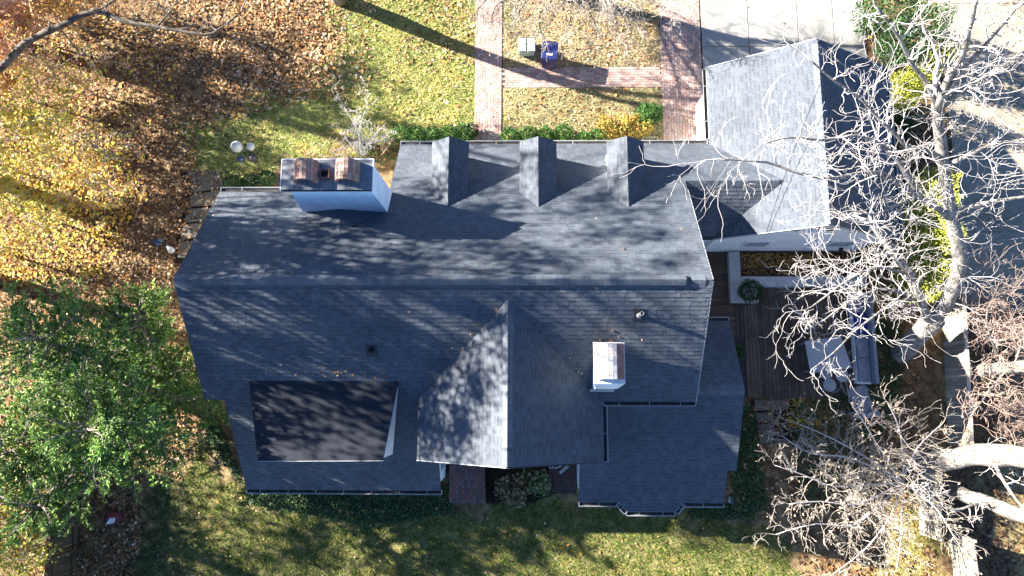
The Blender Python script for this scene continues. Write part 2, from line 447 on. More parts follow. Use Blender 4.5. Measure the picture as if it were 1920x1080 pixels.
def build_paths():
    x0, x1 = -2.13, -0.96; xr0, xr1 = 5.70, 7.42; yt, yb = 13.72, 12.83
    Yh, Y2 = 18.2, 9.5
    bed = MB()
    bed.box(x0, Y2, -.05, x1, Yh, .012); bed.box(x1, yb, -.05, xr0, yt, .012)
    bed.box(xr0, Y2, -.05, xr1, Yh, .012)
    root = bed.build('brick_path', M['mortar_dark'], None, kind='structure')
    b = lay_bricks([(x0, Y2), (x1, Y2), (x1, Yh), (x0, Yh)], True, 0, .05)
    b += lay_bricks([(x1, yb), (xr0, yb), (xr0, yt), (x1, yt)], False, 0, .05)
    b += lay_bricks([(xr0, Y2), (xr1, Y2), (xr1, Yh), (xr0, Yh)], True, 0, .05)
    place_bricks(root, b, -.02, .05)
build_paths()

def build_driveway():
    root = MB().box(7.42, 12.3, -.06, 14.3, 26, .004).build('driveway', M['mortar_dark'], None, kind='structure')
    xs = [7.44, 9.42, 11.5, 13.0, 14.28]; ys = [12.32, 14.62, 17.6, 20.6, 23.6]
    for i in range(4):
        for j in range(4):
            o = MB().box(xs[i] + .014, ys[j] + .014, -.05, xs[i+1] - .014, ys[j+1] - .014, .05 + rng.uniform(-.003, .003)).build('concrete_slab', M['concrete'], root)
            bevel(o, .008)
    root = MB().box(17.4, 3.4, -.06, 24.5, 24, .004).build('side_drive', M['mortar_dark'], None, kind='structure')
    ys = [3.42, 6.6, 9.9, 13.2, 16.5, 20, 23.9]
    for j in range(6):
        for (a, b) in ((17.42, 20.9), (20.9, 24.48)):
            bevel(MB().box(a + .01, ys[j] + .01, -.05, b - .01, ys[j+1] - .01, .04 + rng.uniform(-.003, .003)).build('concrete_slab', M['concrete_warm'], root), .008)
    root = MB().poly([(-14.3, 5.2, .006), (-11.2, 5.2, .006), (-11.2, 9.2, .006), (-14.3, 9.2, .006)]).build('flagstone_path', M['soil'], None, kind='structure')
    for q in ([(355, 322), (412, 322), (420, 352), (362, 362)], [(358, 366), (420, 356), (418, 384), (356, 388)], [(352, 392), (400, 390), (396, 412), (348, 418)], [(346, 422), (392, 416), (384, 446), (340, 450)], [(338, 454), (382, 450), (370, 482), (334, 484)]):
        p = gpoly(q); z = .06 + rng.uniform(0, .02)
        bevel(MB().prism([(x, y, -.03) for x, y in p], [(x, y, z) for x, y in p]).build('flagstone', M['stone'], root), .015)
    root = MB().poly([(*gxy(1408, 750), .006), (*gxy(1408, 830), .006), (*gxy(1500, 830), .006), (*gxy(1500, 750), .006)][::-1]).build('stone_landing', M['soil'], None, kind='structure')
    for q in ([(1414, 750), (1478, 750), (1478, 768), (1414, 770)], [(1416, 774), (1450, 773), (1450, 790), (1418, 792)], [(1420, 796), (1452, 794), (1448, 830), (1424, 832)]):
        p = gpoly(q)[::-1]
        bevel(MB().prism([(x, y, -.03) for x, y in p], [(x, y, .07) for x, y in p]).build('flagstone', M['stone'], root), .015)
build_driveway()

# ------------------------------------------------------------------ roofs and shingles
K = 0.7339
EXPO = 0.145
def clip(poly, x0, x1, y0, y1):
    def cut(p, ax, val, keep_ge):
        out = []
        for i in range(len(p)):
            a, b = p[i], p[(i + 1) % len(p)]
            ia = a[ax] >= val if keep_ge else a[ax] <= val
            ib = b[ax] >= val if keep_ge else b[ax] <= val
            if ia: out.append(a)
            if ia != ib:
                t = (val - a[ax]) / (b[ax] - a[ax]); out.append((a[0] + t * (b[0] - a[0]), a[1] + t * (b[1] - a[1])))
        return out
    for ax, val, ge in ((0, x0, True), (0, x1, False), (1, y0, True), (1, y1, False)):
        if not poly: return []
        poly = cut(poly, ax, val, ge)
    return poly
def area2(p): return abs(sum(p[i][0] * p[(i+1) % len(p)][1] - p[(i+1) % len(p)][0] * p[i][1] for i in range(len(p)))) / 2
SH_COL = [(.082, .093, .112), (.077, .088, .107), (.087, .098, .117), (.071, .083, .103), (.085, .096, .114), (.079, .091, .110)]
class Roof:
    """collects slabs and shingle tabs for one roof part"""
    def __init__(s): s.slab = MB(); s.tabs = []
    def plane(s, zc, a, b, polys, ref, thick=.14, shingles=True):
        """z = zc + a x + b y over xy polygons; ref = a point on the eave"""
        g = math.hypot(a, b); nv = math.sqrt(g * g + g ** 4)
        Vv = Vector((a, b, g * g)) / nv; Uv = Vector((-b, a, 0)) / g
        if Uv.cross(Vv).z < 0: Uv = -Uv
        Nv = Uv.cross(Vv).normalized()
        zf = lambda x, y: zc + a * x + b * y
        O = Vector((ref[0], ref[1], zf(*ref)))
        seed = rng.randrange(9999)
        for P in polys:
            if sum(P[i][0] * P[(i+1) % len(P)][1] - P[(i+1) % len(P)][0] * P[i][1] for i in range(len(P))) < 0: P = P[::-1]
            s.slab.prism([(x, y, zf(x, y) - thick) for x, y in P], [(x, y, zf(x, y) - .004) for x, y in P])
            if not shingles: continue
            uv = [((Vector((x, y, zf(x, y))) - O).dot(Uv), (Vector((x, y, zf(x, y))) - O).dot(Vv)) for x, y in P]
            u0, u1 = min(q[0] for q in uv), max(q[0] for q in uv); v0, v1 = min(q[1] for q in uv), max(q[1] for q in uv)
            for j in range(math.floor(v0 / EXPO), math.ceil(v1 / EXPO)):
                rr = random.Random(seed * 1000 + j); va, vb = j * EXPO, (j + 1) * EXPO
                u = -40 + rr.uniform(0, .6)
                hi = rr.random() < .5
                while u < u1:
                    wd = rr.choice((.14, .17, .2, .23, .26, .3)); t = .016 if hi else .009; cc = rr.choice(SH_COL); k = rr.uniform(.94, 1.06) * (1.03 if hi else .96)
                    if u + wd > u0:
                        q = clip(uv, u + .003, u + wd, va, vb + .004)
                        if len(q) >= 3 and area2(q) > .0006:
                            top = [O + Uv * x + Vv * y + Nv * (.006 + t * max(0, 1 - (y - va) / EXPO)) for x, y in q]
                            bot = [O + Uv * x + Vv * y - Nv * .002 for x, y in q]
                            band = None
                            if not hi:
                                q2 = clip(uv, u + .006, u + wd - .002, va + EXPO * .66, vb + .002)
                                if len(q2) >= 3 and area2(q2) > .0004:
                                    band = [O + Uv * x + Vv * y + Nv * (.0085 + t * max(0, 1 - (y - va) / EXPO)) for x, y in q2]
                            s.tabs.append((bot, top, tuple(v * k for v in cc), band))
                    u += wd; hi = not hi if rr.random() < .75 else hi
    def ridge(s, a, b, wd=.15, rise=.05, step=.2, drop=K):
        """a list of cap pieces along a ridge line"""
        a, b = V3(a), V3(b); d = (b - a); n = int(d.length / step); d.normalize(); sd = d.cross(Vector((0, 0, 1))).normalized()
        out = []
        for i in range(n):
            p = a + d * (i * step); q = a + d * ((i + 1) * step - .006); c = rng.choice(SH_COL); k = rng.uniform(1.05, 1.35)
            mb = MB(); cc = tuple(v * k for v in c)
            prof = [(-wd, -wd * drop + rise), (-wd * .45, -wd * .45 * drop + rise + .018), (0, rise + .022), (wd * .45, -wd * .45 * drop + rise + .018), (wd, -wd * drop + rise)]
            A = [p + sd * x + Vector((0, 0, z + .012)) for x, z in prof]; B = [q + sd * x + Vector((0, 0, z)) for x, z in prof]
            for e in range(4): mb.poly([A[e], A[e+1], B[e+1], B[e]], cc)
            dn = Vector((0, 0, -rise - .02))
            mb.poly([A[0] + dn, A[0], B[0], B[0] + dn], cc); mb.poly([B[4] + dn, B[4], A[4], A[4] + dn], cc)
            mb.poly([A[0] + dn, A[4] + dn, A[4], A[3], A[2], A[1], A[0]], cc)
            out.append(mb)
        return out
    def finish(s, parent, caps=(), limit=300, name='roof'):
        ro = s.slab.build(name, M['roofdeck'], parent)
        def key(t):
            c = sum((V3(p) for p in t[1]), Vector()) / len(t[1]); px = seen(c)
            if not (0 < px[0] < 1920 and 0 < px[1] < 1080): return 999
            n = (t[1][1] - t[1][0]).cross(t[1][-1] - t[1][0]).normalized(); d = c - CAMP
            return d.length ** 2 / max(.02, area2([(p.x, p.y) for p in t[1]])) / 1000
        lim = []
        if limit:
            idx = sorted(range(len(s.tabs)), key=lambda i: key(s.tabs[i]))[:limit]; lim = set(idx)
        f = MB()
        def tab(mb, bot, top, c, band):
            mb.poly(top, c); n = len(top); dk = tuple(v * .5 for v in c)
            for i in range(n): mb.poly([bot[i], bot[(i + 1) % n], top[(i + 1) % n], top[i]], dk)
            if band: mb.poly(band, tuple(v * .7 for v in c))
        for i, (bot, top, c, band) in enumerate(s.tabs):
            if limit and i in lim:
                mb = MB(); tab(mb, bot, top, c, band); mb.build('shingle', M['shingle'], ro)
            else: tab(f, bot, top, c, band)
        if f.v: f.build('shingle_field', M['shingle'], ro, kind='stuff')
        for mb in caps: mb.build('ridge_cap', M['shingle'], ro)
        return ro

def wallbox(mb, x0, y0, x1, y1, z1, z0=0.0): mb.box(x0, y0, z0, x1, y1, z1)
def window(parent, c, nrm, w_, h, pane=2):
    """double-hung window centred at c on a wall with outward normal nrm (axis aligned)"""
    c = V3(c); n = V3(nrm); t = Vector((0, 0, 1)).cross(n)
    fr = MB()
    def slab(mb, a0, a1, z0, z1, d0, d1):
        q = [c + t * a + Vector((0, 0, z)) for a, z in ((a0, z0), (a1, z0), (a1, z1), (a0, z1))]
        mb.prism([p + n * d0 for p in q], [p + n * d1 for p in q])
    e = .07
    slab(fr, -w_/2 - e, -w_/2, -h/2, h/2, 0, .05); slab(fr, w_/2, w_/2 + e, -h/2, h/2, 0, .05)
    slab(fr, -w_/2 - e, w_/2 + e, h/2, h/2 + e, 0, .055); slab(fr, -w_/2 - e, w_/2 + e, -h/2 - e, -h/2, 0, .075)
    slab(fr, -w_/2, w_/2, -.02, .02, .004, .035)
    o = fr.build('window', M['trim'], parent)
    for z0, z1 in ((-h/2, -.022), (.022, h/2)):
        g = MB(); slab(g, -w_/2 + .004, w_/2 - .004, z0, z1, .003, .015); g.build('pane', M['glass'], o)
def gutter(parent, a, b, out, hang=.9):
    """open trough along the eave from a to b, out = outward direction"""
    a, b, out = V3(a), V3(b), V3(out).normalized(); d = (b - a).normalized()
    prof = [(0, 0), (0, -.11), (.10, -.11), (.13, 0), (.145, 0), (.115, -.125), (-.012, -.125), (-.012, 0)]
    mb = MB()
    A = [a + out * x + Vector((0, 0, z)) for x, z in prof]; B = [b + out * x + Vector((0, 0, z)) for x, z in prof]
    n = len(prof)
    for i in range(n): mb.poly([A[i], A[(i+1) % n], B[(i+1) % n], B[i]])
    mb.poly(A); mb.poly(B[::-1])
    for p in (a, b):
        s = d * .008
        mb.prism([p - s + out * -.01 + Vector((0, 0, -.12)), p - s + out * .115 + Vector((0, 0, -.12)), p - s + out * .14, p - s + out * -.01], [p + s + out * -.01 + Vector((0, 0, -.12)), p + s + out * .115 + Vector((0, 0, -.12)), p + s + out * .14, p + s + out * -.01])
    o = mb.build('gutter', M['gutter'], parent)
    t = MB(); t.poly([a + out * .005 + Vector((0, 0, -.07)), b + out * .005 + Vector((0, 0, -.07)), b + out * .108 + Vector((0, 0, -.07)), a + out * .108 + Vector((0, 0, -.07))])
    t.build('gutter_debris', M['trough'], o)
    L = (b - a).length; k = max(1, int(L / hang))
    for i in range(k):
        p = a + d * (L * (i + .5) / k)
        MB().bar(p + out * -.01 + Vector((0, 0, .006)), p + out * .14 + Vector((0, 0, .006)), .018, .006).build('hanger', M['gutter'], o)
    return o

XL, XR, YR, ZR = -10.45, 5.49, 3.4, 7.2
def build_house():
    H = thing('house', (-2.5, 3.4, 0), 'large white house with dark blue-grey shingle roofs, dormers and two chimneys', 'house')
    R = Roof()
    kN = lambda y: ZR - K * (y - YR)
    R.plane(ZR + K * YR, 0, -K, [[(XL, YR), (XR, YR), (XR, 6.92), (XL, 6.92)], [(-4.63, 6.92), (XR, 6.92), (XR, 9.22), (-4.63, 9.22)]], (0, 9.22))
    R.plane(ZR - K * YR, 0, K, [[(XL, -.12), (XR, -.12), (XR, YR), (XL, YR)], [(-9.81, -3.24), (-2.96, -3.24), (-2.96, -.12), (-9.81, -.12)]], (0, -3.24))
    caps = R.ridge((XL + .55, YR, ZR), (XR - .6, YR, ZR), .15, .125, .2)
    caps += R.ridge((XL, YR, ZR), (XL + .55, YR, ZR), .2, .02, .18) + R.ridge((XR - .6, YR, ZR), (XR, YR, ZR), .2, .02, .2)
    R.finish(H, caps, 300, 'roof')
    # entry gable
    E = Roof(); ex, ez, ke = -.52, 6.82, .741
    E.plane(ez - ke * ex, ke, 0, [[(ex, 2.88), (ex, -2.0), (-3.45, -2.0), (-3.45, -.07)][::-1]], (-3.45, 0))
    E.plane(ez + ke * ex, -ke, 0, [[(ex, 2.88), (2.5, -.17), (2.5, -2.03), (ex, -2.0)][::-1]], (2.5, 0))
    caps = E.ridge((ex, 1.75, ez), (ex, -1.55, ez), .15, .05, .2, ke) + E.ridge((ex, 2.86, ez), (ex, 1.75, ez), .17, .012, .22, ke) + E.ridge((ex, -1.55, ez), (ex, -2.0, ez), .17, .012, .22, ke)
    eo = E.finish(H, caps, 0, 'entry_roof')
    # south-east wing
    W = Roof(); wy, wz = .264, 4.2; ks, kn = .5, .56
    W.plane(wz - ks * wy, 0, ks, [[(1.88, wy), (1.88, -2.45), (7.21, -2.45), (7.21, wy)], [(1.88, -2.45), (1.88, -3.61), (6.9, -3.61), (6.9, -2.45)], [(3.27, -3.61), (3.56, -3.93), (5.23, -3.93), (5.48, -3.61)]], (0, -3.61))
    W.plane(wz + kn * wy, 0, -kn, [[(1.88, wy), (7.21, wy), (7.21, 2.68), (1.88, 2.68)]], (0, 2.68))
    W.finish(H, W.ridge((5.0, wy, wz), (7.21, wy, wz), .17, .012, .2, ks), 0, 'wing_roof')
    # three dormers on the north slope
    for xc in (-2.57, .43, 3.40):
        D = Roof(); zr, kd, hw, yf = 5.15, .77, .62, 8.65
        yb = YR + (ZR - zr) / K; ye = YR + (ZR - zr + kd * hw) / K
        D.plane(zr - kd * xc, kd, 0, [[(xc, yf), (xc, yb), (xc - hw, ye), (xc - hw, yf)]], (xc - hw, 0), .1)
        D.plane(zr + kd * xc, -kd, 0, [[(xc, yf), (xc + hw, yf), (xc + hw, ye), (xc, yb)]], (xc + hw, 0), .1)
        do = D.finish(H, [], 0, 'dormer_roof')
        wl = MB(); y0, y1 = 6.9, 8.52; a = .52
        wl.prism([(xc - a, y1, 3.2), (xc + a, y1, 3.2), (xc + a, y1, 4.62), (xc, y1, 5.0), (xc - a, y1, 4.62)], [(xc - a, y0, 3.2), (xc + a, y0, 3.2), (xc + a, y0, 4.62), (xc, y0, 5.0), (xc - a, y0, 4.62)])
        wl.build('dormer_wall', M['white'], H); window(H, (xc, y1, 4.1), (0, 1, 0), .6, .8)
    # shed dormer with flat dark rolled roofing
    t = MB(); zt, zb = 5.06, 4.86
    P = [(-8.86, .50), (-8.50, -2.04), (-4.52, -2.0), (-4.06, .46)]; Z = [zt + .01, zb, zb, zt]
    t.prism([(x, y, z - .09) for (x, y), z in zip(P, Z)], [(x, y, z) for (x, y), z in zip(P, Z)])
    sd = t.build('shed_dormer_roof', M['rolled'], H)
    for i in range(4):
        f0, f1 = i / 4, (i + 1) / 4 + (.012 if i < 3 else 0); z0_ = .012 - .002 * i
        L0, L1 = Vector((*P[0], Z[0])).lerp(Vector((*P[1], Z[1])), f0), Vector((*P[0], Z[0])).lerp(Vector((*P[1], Z[1])), f1); R0, R1 = Vector((*P[3], Z[3])).lerp(Vector((*P[2], Z[2])), f0), Vector((*P[3], Z[3])).lerp(Vector((*P[2], Z[2])), f1)
        up_ = Vector((0, 0, z0_)); MB().prism([L0, L1, R1, R0], [L0 + up_, L1 + up_, R1 + up_, R0 + up_]).build('roofing_strip', M['rolled'], sd)
    t = MB()
    P = [(-8.72, .3), (-8.42, -1.95), (-4.50, -1.93), (-4.08, .3)]
    t.prism([(x, y, 2.9) for x, y in P], [(x, y, zz - .092) for (x, y), zz in zip(P, (zt, zb, zb, zt))]); t.build('shed_dormer_wall', M['white'], H)
    for x in (-7.6, -6.5, -5.4): window(H, (x, -1.915, 4.05), (0, -1, 0), .7, .85)
    # edge strip of the shed dormer
    MB().bar((-8.5, -2.05, zb - .045), (-4.5, -2.01, zb - .045), .02, .09).build('fascia', M['gutter'], H)
    # walls
    wl = MB()
    def gable(x0, x1, y0, y1, ze0, ze1, yr, zr):
        pr = [(y0, 0), (y1, 0), (y1, ze1), (yr, zr), (y0, ze0)]
        wl.prism([(x1, y, z) for y, z in pr], [(x0, y, z) for y, z in pr])
    gable(XL + .18, XR - .18, .12, 6.7, 4.62, 4.62, YR, 6.98)
    wl.prism([(p[0], p[1], 0) for p in ((-4.45, 6.69), (XR - .16, 6.69), (XR - .16, 9.02), (-4.45, 9.02))], [(-4.45, 6.69, 4.55), (XR - .16, 6.69, 4.55), (XR - .16, 9.02, 2.9), (-4.45, 9.02, 2.9)])
    wl.prism([(p[0], p[1], 0) for p in ((-9.66, -3.02), (-3.06, -3.02), (-3.06, .13), (-9.66, .13))], [(-9.66, -3.02, 2.3), (-3.06, -3.02, 2.3), (-3.06, .13, 4.6), (-9.66, .13, 4.6)])
    wl.build('wall', M['white'], H)
    e = MB(); e.prism([(-3.2, -1.75, 0), (2.2, -1.75, 0), (2.2, -1.75, 4.68), (ex, -1.75, 6.65), (-3.2, -1.75, 4.68)], [(-3.2, 2, 0), (2.2, 2, 0), (2.2, 2, 4.68), (ex, 2, 6.65), (-3.2, 2, 4.68)])
    e.build('entry_wall', M['white'], H)
    e = MB()
    e.prism([(2.0, 2.45, 0), (2.0, -3.4, 0), (2.0, -3.4, 2.2), (2.0, wy, 4.02), (2.0, 2.45, 2.75)], [(6.8, 2.45, 0), (6.8, -3.4, 0), (6.8, -3.4, 2.2), (6.8, wy, 4.02), (6.8, 2.45, 2.75)])
    e.build('wing_wall', M['white'], H)
    e = MB(); e.prism([(3.45, -3.38, 0), (3.68, -3.74, 0), (5.12, -3.74, 0), (5.3, -3.38, 0)], [(3.45, -3.38, 2.1), (3.68, -3.74, 2.0), (5.12, -3.74, 2.0), (5.3, -3.38, 2.1)]); e.build('bay_wall', M['white'], H)
    for x in (-8.4, -6.6, -4.6): window(H, (x, -3.02, 1.35), (0, -1, 0), .9, 1.2)
    window(H, (4.4, -3.74, 1.2), (0, -1, 0), 1.1, 1.2); window(H, (-3.06, -2.3, 1.4), (1, 0, 0), .6, 1.2); window(H, (2.0, -2.7, 1.5), (-1, 0, 0), .7, 1.2)
    for y in (-.9, 1.3): window(H, (6.8, y, 1.5), (1, 0, 0), .9, 1.2)
    for x in (-8.6,): window(H, (x, 6.7, 1.5), (0, 1, 0), .9, 1.3)
    for x in (-3.2, 1.2, 3.6): window(H, (x, 9.02, 1.45), (0, 1, 0), .9, 1.3)
    for y in (1.6, 5.0): window(H, (XL + .18, y, 1.5), (-1, 0, 0), .9, 1.3)
    # corner board with scalloped foot beside the stoop
    d = MB().box(-2.0, -1.80, .32, -1.05, -1.76, 2.4).build('door', M['green_door'], H); MB().lathe((-1.15, -1.83, 1.3), [(.01, -.03), (.035, -.01), (.035, .01), (.01, .03)], 10).build('handle', M['dark'], d)
    dn = MB().box(-1.95, 9.02, .2, -1.05, 9.06, 2.25).build('door', M['green_door'], H); MB().lathe((-1.15, 9.1, 1.1), [(.01, -.03), (.035, -.01), (.035, .01), (.01, .03)], 10).build('handle', M['dark'], dn)
    # gutters
    zE = kN(6.92)
    gutter(H, (XL, 6.93, zE - .01), (-7.5, 6.93, zE - .01), (0, 1, 0), 1.1)
    gutter(H, (-4.63, 9.23, kN(9.22) - .01), (6.7, 9.23, kN(9.22) - .01), (0, 1, 0), 1.3)
    zs = ZR - K * (YR + 3.24); gutter(H, (-9.81, -3.25, zs - .01), (-2.93, -3.25, zs - .01), (0, -1, 0))
    gutter(H, (2.52, -.13, kN(6.92) - .02), (XR, -.13, kN(6.92) - .02), (0, -1, 0), .9)
    gutter(H, (2.51, -.25, 4.57), (2.51, -2.03, 4.57), (1, 0, 0), .9)
    zw = wz - ks * (wy + 3.61)
    gutter(H, (1.88, -3.62, zw - .01), (3.27, -3.62, zw - .01), (0, -1, 0), .8); gutter(H, (5.48, -3.62, zw - .01), (6.9, -3.62, zw - .01), (0, -1, 0), .8)
    gutter(H, (3.27, -3.63, zw - .01), (3.56, -3.94, zw - .1), (-.74, -.67, 0), 2); gutter(H, (3.56, -3.95, zw - .17), (5.23, -3.95, zw - .17), (0, -1, 0), .8); gutter(H, (5.23, -3.94, zw - .1), (5.48, -3.63, zw - .01), (.78, -.62, 0), 2)
    gutter(H, (5.5, 2.69, wz - kn * 2.416 - .01), (7.21, 2.69, wz - kn * 2.416 - .01), (0, 1, 0), .9)
    # thin white rake trims
    for (x, yz) in ((XL - .012, None), (XR + .012, None)):
        for s in (1, -1):
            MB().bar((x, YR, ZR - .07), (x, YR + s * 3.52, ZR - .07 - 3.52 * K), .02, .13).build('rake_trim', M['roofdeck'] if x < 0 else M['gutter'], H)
    MB().bar((ex, -2.015, ez - .075), (-3.45, -2.015, ez - .075 - ke * 2.93), .02, .12).build('rake_trim', M['gutter'], H)
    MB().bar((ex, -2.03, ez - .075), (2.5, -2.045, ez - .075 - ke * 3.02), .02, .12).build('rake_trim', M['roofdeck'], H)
    pts = []
    for a, b, n in (((-3.3, .05), (-.7, 2.75), 14), ((2.4, -.05), (-.4, 2.8), 8), ((-8.4, .62), (-4.3, .58), 26), ((-7.2, 5.9), (-4.7, 5.9), 26), ((2.0, 1.6), (2.9, 1.62), 12)):
        for i in range(n):
            t_ = rng.random(); x = a[0] + (b[0] - a[0]) * t_ + rng.gauss(0, .09); y = a[1] + (b[1] - a[1]) * t_ + abs(rng.gauss(0, .12)); pts.append((x, y, ZR - K * abs(y - YR) + .05))
    for i in range(26):
        x, y = rng.uniform(XL, XR), rng.uniform(-.1, 6.8); pts.append((x, y, ZR - K * abs(y - YR) + .04))
    v_, f_, c_ = leaf_arrays(np.array(pts), .08, pick(TAN, len(pts)), flat=.7, width=.75); npmesh('caught_leaves', v_, f_, c_, M['leaf'], H, kind='stuff')
    # vent pipes
    for (x, y, h, r, cm) in ((3.42, 2.44, .55, .06, 'vent_grey'), (-4.79, 1.40, .28, .06, 'dark')):
        z = ZR - K * (YR - y); v = MB().lathe((x, y, z), [(r * 1.5, -.1), (r * 1.35, .08), (r, .12), (r, h), (r * .8, h), (r * .79, h - .06)], 18).build('vent_pipe', M[cm], H)
        MB().lathe((x, y, z), [(r * .785, h - .05), (r * .785, h - .04)], 18).build('vent_opening', M['dark'], v)
        f = MB(); u = .17
        f.prism([(x - u, y - u, z - u * K + .03), (x + u, y - u, z - u * K + .03), (x + u, y + u, z + u * K + .03), (x - u, y + u, z + u * K + .03)], [(x - u, y - u, z - u * K + .045), (x + u, y - u, z - u * K + .045), (x + u, y + u, z + u * K + .045), (x - u, y + u, z + u * K + .045)])
        f.build('flashing', M['dark'], v)
    return H
HOUSE = build_house()

def arch_bricks(parent, x0, x1, y0, y1, z, rise, cols, nb=10, painted=99):
    """brick barrel hood, axis along y, each brick its own piece"""
    cx, a = (x0 + x1) / 2, (x1 - x0) / 2; rows = max(2, int((y1 - y0) / .205)); bl = (y1 - y0) / rows; t = .1
    core = MB(); pr = []
    for i in range(nb * 2 + 1):
        th = math.pi * i / (nb * 2); pr.append((cx - (a - .035) * math.cos(th), z + (rise - .035) * math.sin(th)))
    ins = [(cx - (a - t) * math.cos(math.pi * i / (nb * 2)), z + (rise - t) * math.sin(math.pi * i / (nb * 2))) for i in range(nb * 2 + 1)]
    for i in range(nb * 2):
        q = [pr[i], pr[i+1], ins[i+1], ins[i]]
        core.prism([(x, y0 + .01, zz) for x, zz in q], [(x, y1 - .01, zz) for x, zz in q])
    hood = core.build('chimney_hood', M['mortar'], parent)
    for i in range(nb):
        for j in range(rows + 1):
            off = bl / 2 if i % 2 else 0
            ya, yb = max(y0, y0 + j * bl - off), min(y1, y0 + (j + 1) * bl - off)
            if yb - ya < .03: continue
            t0, t1 = math.pi * (i + .05) / nb, math.pi * (i + .95) / nb
            def P(th, k): return (cx - (a - k) * math.cos(th), z + (rise - k) * math.sin(th))
            q = [P(t0, 0), P(t1, 0), P(t1, t), P(t0, t)]
            MB().prism([(x, ya + .005, zz) for x, zz in q], [(x, yb - .005, zz) for x, zz in q], rng.choice(cols) if i < painted else rng.choice([(.33, .18, .14), (.28, .15, .12), (.38, .22, .18)])).build('brick', M['brick'], hood)
    return hood
def build_chimneys():
    HB = [(.36, .22, .17), (.40, .25, .20), (.32, .18, .14), (.43, .30, .25)]
    C = MB()
    C.prism([(-7.46, 5.98, 0), (-4.53, 5.98, 0), (-4.53, 6.86, 0), (-7.46, 6.86, 0)], [(-7.44, 5.98, 4.6), (-4.53, 5.98, 4.6), (-4.53, 6.86, 4.6), (-7.44, 6.86, 4.6)])
    C.prism([(-7.44, 5.98, 4.6), (-4.53, 5.98, 4.6), (-4.53, 6.86, 4.6), (-7.44, 6.86, 4.6)], [(-6.93, 5.98, 7.72), (-4.55, 5.98, 7.72), (-4.55, 6.84, 7.72), (-6.93, 6.84, 7.72)])
    root = thing('chimney', (-5.9, 6.4, 0), 'wide white chimney tinted blue as in shade, with slate cap and two brick barrel hoods', 'chimney', 'chimneys on the house')
    C.build('stack', M['stack_shade_tint'], root)
    cap = MB().box(-7.16, 5.95, 7.72, -4.49, 6.88, 7.84).build('cap', M['rolled'], root)
    MB().box(-7.19, 6.885, 7.74, -4.46, 6.91, 7.86).build('cap_trim', M['trim'], cap); MB().box(-7.19, 5.94, 7.74, -7.165, 6.88, 7.86).build('cap_trim', M['trim'], cap)
    MB().box(-4.487, 5.94, 7.74, -4.46, 6.88, 7.86).build('cap_trim', M['trim'], cap)
    for i in range(7):   # cap tiles
        for j in range(3):
            x = -7.15 + i * .38; bevel(MB().box(x + .005, 5.96 + j * .306, 7.842, x + .375, 5.96 + j * .306 + .3, 7.858 + rng.uniform(0, .004)).build('cap_tile', M['cap_slate'], cap), .004)
    arch_bricks(root, -6.78, -6.06, 6.17, 6.80, 7.855, .42, HB); arch_bricks(root, -5.57, -4.85, 6.17, 6.80, 7.855, .42, HB)
    fl = MB()
    for a in ((-6.0, 6.28, -5.72, 6.31), (-6.0, 6.51, -5.72, 6.54), (-6.0, 6.31, -5.97, 6.51), (-5.75, 6.31, -5.72, 6.51)): fl.box(a[0], a[1], 7.85, a[2], a[3], 7.99)
    fo = fl.build('flue', M['terracotta'], root); MB().box(-5.97, 6.31, 7.85, -5.75, 6.51, 7.872).build('flue_opening', M['dark'], fo)
    # saddle behind the stack
    s = MB(); y1 = 5.975; y0 = 5.2; zf = lambda y: ZR - K * (y - YR)
    A, B = (-7.35, y1, zf(y1) + .03), (-4.6, y1, zf(y1) + .03); T = (-5.95, y1, zf(y1) + .42); Q = (-5.95, y0, zf(y0) + .03)
    s.poly([A, Q, T], SH_COL[3]); s.poly([Q, B, T], SH_COL[3]); s.poly([A, T, B], SH_COL[3]); s.build('saddle', M['shingle'], root)
    # small chimney on the south slope
    root = thing('chimney', (2.45, .9, 4.8), 'small white chimney with a brick arch hood on the rear slope', 'chimney', 'chimneys on the house')
    C = MB(); C.box(2.12, .26, 4.5, 2.78, 1.5, 6.15); C.build('stack', M['stack_shade_tint'], root)
    C = MB()
    def fr(x0, x1, y0, y1, z): return [(x0, y0, z), (x1, y0, z), (x1, y1, z), (x0, y1, z)]
    C.prism(fr(2.12, 2.78, .26, 1.5, 6.15), fr(2.03, 2.95, .40, 1.62, 6.5)); C.prism(fr(2.03, 2.95, .40, 1.62, 6.5), fr(2.03, 2.95, .40, 1.62, 6.62)); C.build('crown', M['white'], root)
    arch_bricks(root, 2.06, 2.93, .52, 1.58, 6.625, .36, [(.70, .60, .55), (.66, .56, .51), (.72, .66, .62)], 11, 7)
    f = MB(); z = lambda y: ZR - K * (YR - y)
    f.prism([(2.05, .18, z(.18) + .02), (2.82, .18, z(.18) + .02), (2.82, .25, z(.25) + .02), (2.05, .25, z(.25) + .02)], [(2.05, .18, z(.18) + .15), (2.82, .18, z(.18) + .15), (2.82, .25, z(.25) + .24), (2.05, .25, z(.25) + .24)])
    f.build('flashing', M['gutter'], root)
build_chimneys()

